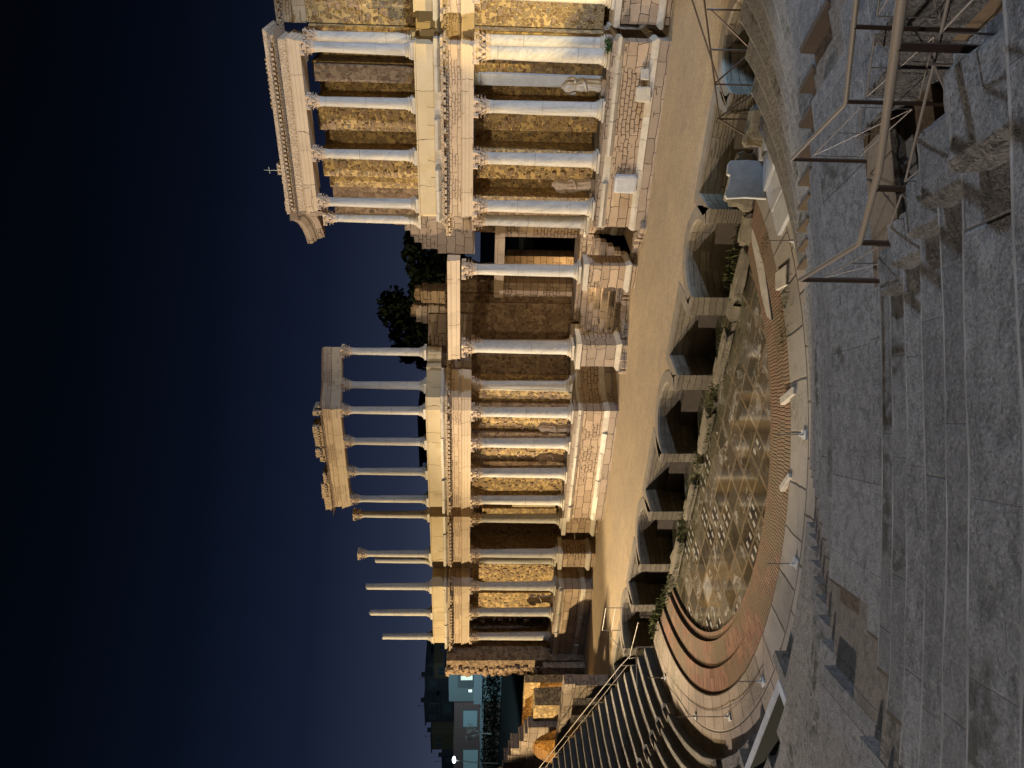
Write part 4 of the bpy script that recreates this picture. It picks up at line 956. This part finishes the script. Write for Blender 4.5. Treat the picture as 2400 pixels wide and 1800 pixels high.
# ------------------------------------------------------------------ left ruins
def face_wall(t,name,x0,x1,z0,z1,y0,y1,mat,hole=None,j=0):
    if not hole: return obj(name,MB().box(x0,x1,y0,y1,z0,z1,j),mat,t)
    cx,hw,zs,za=hole; mb=MB(); mb.box(x0,cx-hw,y0,y1,z0,z1); mb.box(cx+hw,x1,y0,y1,z0,z1); n=10
    for k in range(n):
        a0,a1=math.pi*k/n,math.pi*(k+1)/n; xa,xb=cx-hw*math.cos(a0),cx-hw*math.cos(a1); ya,yb=zs+(za-zs)*math.sin(a0),zs+(za-zs)*math.sin(a1)
        mb.add([(xa,y0,ya),(xb,y0,yb),(xb,y0,z1),(xa,y0,z1),(xa,y1,ya),(xb,y1,yb),(xb,y1,z1),(xa,y1,z1)],[(0,1,2,3),(7,6,5,4),(0,4,5,1),(3,2,6,7),(0,3,7,4),(1,5,6,2)])
    return obj(name,mb,mat,t)
en=thing('side_entrance','grey stone portal with long lintel beam over the yellow lit left entrance','portal')
obj('lintel',MB().box(-26.6,-19.1,-8.35,-7.7,-.72,-.08,.01),M_ASHG,en); obj('pier',MB().box(-20.5,-19.3,-8.3,-7.6,-3.9,-.72,.01),M_ASHG,en); obj('pier',MB().box(-27.2,-26.2,-8.3,-7.6,-3.9,-.72,.01),M_ASHG,en)
obj('lit_wall',MB().box(-26.5,-25.1,-7.0,-6.5,-3.9,-.9),M_RUB,en)
pw=obj('seating_end_wall',MB().prism([(-13.2,-10.46),(-33,-10.46),(-33,-10.1),(-13.2,-10.1)],-5,-3.95),M_ASH); tag(pw,'low wall under the left end of the seats','wall')
va=thing('vault_ruin','ruined stone wall with wide arched vault glowing orange at far left','ruin')
face_wall(va,'arched_wall',-33.5,-26.6,-3.9,1.5,-6.4,-5.6,M_ASHG,(-28.9,2.2,-1.3,1.15)); obj('vault_back',MB().box(-33.4,-26.2,-3.4,-2.8,-3.9,1.6),M_RUB,va)
mb=MB(); 
for i in range(7): mb.box(-33.4+i*.85,-32.6+i*.85,-6.3,-5.2,1.5,1.5+[1.5,1.35,1.45,1.2,1.0,.5,.2][i],.05)
obj('upper_blocks',mb,M_ASHG,va); obj('rubble_pier',MB().box(-27.0,-24.9,-6.0,-4.6,-3.9,1.15,.08),M_RUB,va)
o=thing('yellow_ruin','crumbling yellow lit wall top beyond the vault at the left edge','ruin'); mb=MB()
for i in range(9): mb.box(-39.5+i*.8,-38.7+i*.8,-5,-4,-3,4.2-i*.28+random.uniform(-.2,.2),.1)
obj('stepped_wall',mb,M_RUB,o)
for i,(x0,x1,y0,y1,z1,mat,l) in enumerate(((-31.6,-29.6,.3,1.3,.95,M_RUBD,'low rubble wall just left of the ragged wall end'),(-34.6,-32.6,.2,1.2,.85,M_RUBD,'second low rubble wall left of the ragged end, with dark gap before it'),(-37.2,-35.3,-.5,.6,.75,M_ASHG,'third low grey wall stub left of the ragged end'),(-41.5,-37.6,-1.5,0,.6,M_RUBD,'fourth and widest low wall stub behind the entrance beam'))):
    o=obj('wall_stub',MB().box(x0,x1,y0,y1,-3.9,z1,.04),mat); tag(o,l,'wall','low wall stubs left of the stage building')
o=obj('side_ground',MB().box(-60,-28.6,-10.1,12,-5,-3.4),M_EARTH); o['kind']='structure'
# ------------------------------------------------------------------ background town
lawn=MB().add([(-400,9,-2.6),(60,9,-2.6),(60,28,1.0),(-400,28,1.0),(60,300,3.4),(-400,300,3.4)],[(0,1,2,3),(3,2,4,5)]); struct('lawn',lawn,mat_stone('dark_lawn',(.006,.008,.006),(.003,.004,.003),.5,.3,.95))
def leafmass(mb,c,r,n,size,seed=0,flat=1):
    rnd=random.Random(seed)
    for i in range(n):
        while True:
            p=Vector((rnd.uniform(-1,1),rnd.uniform(-1,1),rnd.uniform(-1,1)))
            if .25<p.length<1 and noise.noise(p*2.3+Vector((seed,0,0)))>-.22: break
        q=Vector((c[0]+p.x*r[0],c[1]+p.y*r[1],c[2]+p.z*r[2])); s=size*rnd.uniform(.5,1.3)
        a=Vector((rnd.gauss(0,1),rnd.gauss(0,1),rnd.gauss(0,1))).normalized(); b=a.cross(Vector((rnd.gauss(0,1),rnd.gauss(0,1),rnd.gauss(0,1)))).normalized()
        mb.add([q-a*s-b*s*.5,q+a*s-b*s*.4,q+a*s*.9+b*s*.5,q-a*s*.8+b*s*.5],[(0,1,2,3)])
    return mb
def tree(x,y,zb,h,crowns,label,seed):
    t=thing('pine_tree',label,'tree',(0,0,0),0,'dark trees behind the gate')
    obj('trunk',MB().tube([(x,y,zb),(x+.3,y,zb+h*.4),(x-.2,y+.3,zb+h*.7),(x,y,zb+h)],[.35,.28,.2,.1],10).tube([(x+.1,y,zb+h*.5),(x+1.6,y,zb+h*.8)],[.16,.06],8).tube([(x,y,zb+h*.55),(x-1.8,y+.5,zb+h*.85)],[.16,.06],8),M_BARK,t)
    mb=MB()
    for i,(dx,dz,rx,rz) in enumerate(crowns): leafmass(mb,(x+dx,y,zb+dz),(rx,rx,rz),int(700*rx*rz/4)+150,.26,seed+i)
    obj('crown',mb,M_LEAF,t)
tree(-9.3,25,0,9.5,[(-1.5,9.2,2.4,1.9),(1.2,9.6,2.6,1.8),(0,7.4,3.4,1.8),(2.6,7.6,2.0,1.4),(-3,7.6,1.8,1.4)],'dark round headed pine directly behind the central gate beam',1)
tree(-15.3,25,0,12,[(-.8,11.3,2.7,1.6),(1.9,12.2,1.9,1.6),(-2.8,9.6,1.7,1.2),(.6,9.0,2.8,1.7)],'taller dark pine left of the gate, rising beside the free columns',7)
def house(name,label,x0,x1,y,z0,z1,mat,parapet=None,wins=(),depth=7,roofs=None):
    t=thing(name,label,'building',((x0+x1)/2,y,z0)); cx=(x0+x1)/2
    obj('wall',MB().box(x0-cx,x1-cx,0,depth,0,z1-z0),mat,t)
    if parapet: obj('parapet',MB().box(x0-cx-.15,x1-cx+.15,-.4,0,parapet[0]-z0,parapet[1]-z0),parapet[2],t)
    for (a,b,c,d,m_) in wins:
        f=obj('window',MB().box(a-cx-.12,b-cx+.12,-.07,.02,c-z0-.1,d-z0+.1),M_FRAME,t); obj('pane',MB().box(a-cx,b-cx,-.1,-.05,c-z0,d-z0),m_,f)
    if roofs: obj('roof',MB().box(x0-cx-.3,x1-cx+.3,-.5,depth+.3,z1-z0,z1-z0+roofs[0]),roofs[1],t)
    return t
M_FRAME=plain('window_frame',(.20,.22,.22),.6); M_PANE=plain('dark_pane',(.10,.15,.17),.25); M_LIT=plain('lit_pane',(.8,.9,.85),.5,0,(.75,.95,.85),1.1); M_LIT2=plain('dim_lit_pane',(.3,.45,.5),.5,0,(.30,.50,.55),.13)
M_BLUE=plain('blue_grey_render',(.30,.36,.36),.8); M_BRWN=plain('brown_render',(.27,.17,.15),.85); M_DARKR=plain('dark_roof',(.10,.10,.12),.9); M_TAN=plain('tan_render',(.26,.19,.12),.9); M_PAR=plain('pale_parapet',(.42,.50,.52),.8)
house('town_house','blue grey modern house with one bright lit window beyond the ragged wall end',-79.6,-70.0,30,1.0,8.35,M_BLUE,(3.7,4.85,M_PAR),[(-76.2,-73.3,5.0,7.0,M_FRAME),(-74.5,-73.5,5.05,6.65,M_LIT),(-77.3,-76.7,5.1,5.6,M_LIT)])
house('town_house','dark brown house with a wide pale blue window, second from the ragged wall end',-88.9,-79.9,30,1.0,7.6,M_BRWN,(3.4,3.9,M_PAR),[(-85.8,-81.8,4.3,6.3,M_LIT2)])
house('town_house','brown house with bluish glazed door at the left edge, behind the street lamp',-99,-89.2,30,1.0,7.8,M_BRWN,(3.3,3.8,M_PAR),[(-98.0,-92.0,4.1,6.3,M_LIT2)])
for i,(a,b,z1,m_,l,y) in enumerate(((-93,-86.5,9.6,M_DARKR,'low dark roofline right behind the ragged wall end',45),(-97.5,-93.2,11.6,M_TAN,'narrow tan lit house top between dark roofs',46),(-102.5,-98.2,13.1,M_DARKR,'square dark roof block behind the blue grey house',47),(-107,-102.6,10.6,M_DARKR,'lower dark house between the two tallest roof blocks',45),(-113.8,-106.5,13.5,M_DARKR,'widest dark roof block, behind the brown house',48),(-119.5,-114.2,12.4,M_TAN,'tan house top with dark windows, left of the widest dark roof',46),(-128,-119.8,10.4,M_DARKR,'dark roof at the left edge of the view',45))):
    h_=house('town_house',l,a,b,y,3,z1,m_,None,[(a+1.2,a+2.0,z1-1.7,z1-.8,M_PANE),(b-2.0,b-1.2,z1-1.7,z1-.8,M_PANE)],8,(.2,M_DARKR))
    obj('aerial',MB().tube([(-1.5,2,z1-3),(-1.5,2,z1-1.4)],.04,5).tube([(-2.0,2,z1-1.6),(-1.0,2,z1-1.6)],.03,5),M_THIN,h_)
    obj('chimney',MB().box(-.3+i*.35,.3+i*.35,1,1.6,z1-3,z1-3+.9),M_DARKR,h_)
house('town_house','dim grey roof seen low between the free upper columns',-48.2,-40.0,45,3,12.1,M_DARKR,None,(),6,(.4,M_DARKR))
lp=thing('street_lamp','glowing white street lamp on a thin pole at the left edge','street lamp',(-77.4,20,1.6))
obj('pole',MB().tube([(-.6,0,0),(-.3,0,3.5),(.2,0,5.0)],.06,8),M_THIN,lp); obj('arm',MB().tube([(.2,0,5.0),(.7,0,5.75)],.05,6).tube([(.2,0,5.0),(-.1,0,5.8)],.05,6),M_THIN,lp)
obj('lamp_head',MB().lathe([(.1,5.5),(.42,5.65),(.42,5.8),(.1,5.95)],14,(.35,0)),plain('lamp_glow',(1,1,1),.5,0,(.75,.9,1),9),lp)
bt=thing('bare_tree','pale leafless tree in front of the brown house','tree',(-79.5,25,2.4)); mb=MB(); rr=random.Random(5)
def branch(p,d,l,r,k):
    q=p+d*l; mb.tube([p,p+d*l*.5+Vector((rr.uniform(-.1,.1),0,rr.uniform(-.05,.1))),q],[r,r*.8,r*.6],5)
    if k>0:
        for _ in range(3): branch(q,(d+Vector((rr.uniform(-.9,.9),rr.uniform(-.5,.5),rr.uniform(-.2,.6)))).normalized(),l*.72,r*.6,k-1)
branch(Vector((0,0,0)),Vector((.1,0,1)),1.3,.1,4); obj('trunk',mb,plain('pale_bark',(.40,.38,.34),.8),bt)
hd=thing('hedge','long dark hedge below the town houses','hedge'); mb=MB()
for i in range(16): leafmass(mb,(-66-i*2.2,27.5,2.5),(1.6,.9,1.25),190,.16,i+50)
obj('foliage',mb,M_LEAF,hd)
an=thing('antenna','thin pale antenna rod with short cross bar on top of the near block','antenna',(7.33,.5,14.05)); obj('rod',MB().tube([(0,0,-.2),(0,0,.62)],.02,8),M_PAR,an); obj('cross_bar',MB().tube([(0,0,.62),(0,0,.95)],.012,6).tube([(-.17,0,.72),(.17,0,.72)],.012,6),M_PAR,an)
# ------------------------------------------------------------------ grass and weeds in the stage front recesses
def tuft(mb,c,n,h,sp,seed):
    r=random.Random(seed)
    for i in range(n):
        x=c[0]+r.gauss(0,sp); y=c[1]+r.gauss(0,sp*.6); z=c[2]; a=r.uniform(0,6.28); l=h*r.uniform(.25,.75); w=.011
        dx,dy=math.cos(a)*l*.45,math.sin(a)*l*.45
        mb.add([(x-w,y,z),(x+w,y,z),(x+dx*.5+w*.6,y+dy*.5,z+l*.75),(x+dx,y+dy,z+l*.9)],[(0,1,2,3)])
mb=MB()
for i,(x,y,n,h) in enumerate(((7.6,-9.6,220,.55),(6.9,-10.3,120,.3),(2.2,-10.3,160,.3),(1.0,-10.6,160,.25),(-.9,-10.4,160,.3),(-4.4,-10.4,180,.4),(-5.5,-10.5,160,.3),(-8.0,-10.4,170,.4),(-10.6,-10.2,260,.75),(-11.6,-10.1,260,.8),(-12.3,-10.2,120,.5),(12.6,-10.4,140,.3),(3.2,-10.4,120,.3),(9.9,-12.5,60,.15),(5.0,-10.3,160,.3),(-2.4,-10.35,200,.3),(-6.9,-10.4,200,.35),(-9.4,-10.3,240,.5),(8.3,-15.4,120,.14),(9.2,-14.9,120,.16))):
    tuft(mb,(x,y,-4.15 if y>-12 else -3.9),n,h,.35,i)
tag(obj('grass',mb,M_GRASS),'tufts of grass growing along the foot of the stage front','grass',None,'stuff')
mb=MB()
for i in range(9): leafmass(mb,(13.4+random.uniform(-.25,.25),-.55+random.uniform(-.1,.1),-.3+i*.03),(.16,.12,.12),40,.035,i+90)
tag(obj('weed',mb,mat_leaf('green_weed',(.02,.045,.015),(.045,.08,.03))),'small green weed on the right corner of the near podium','plant')
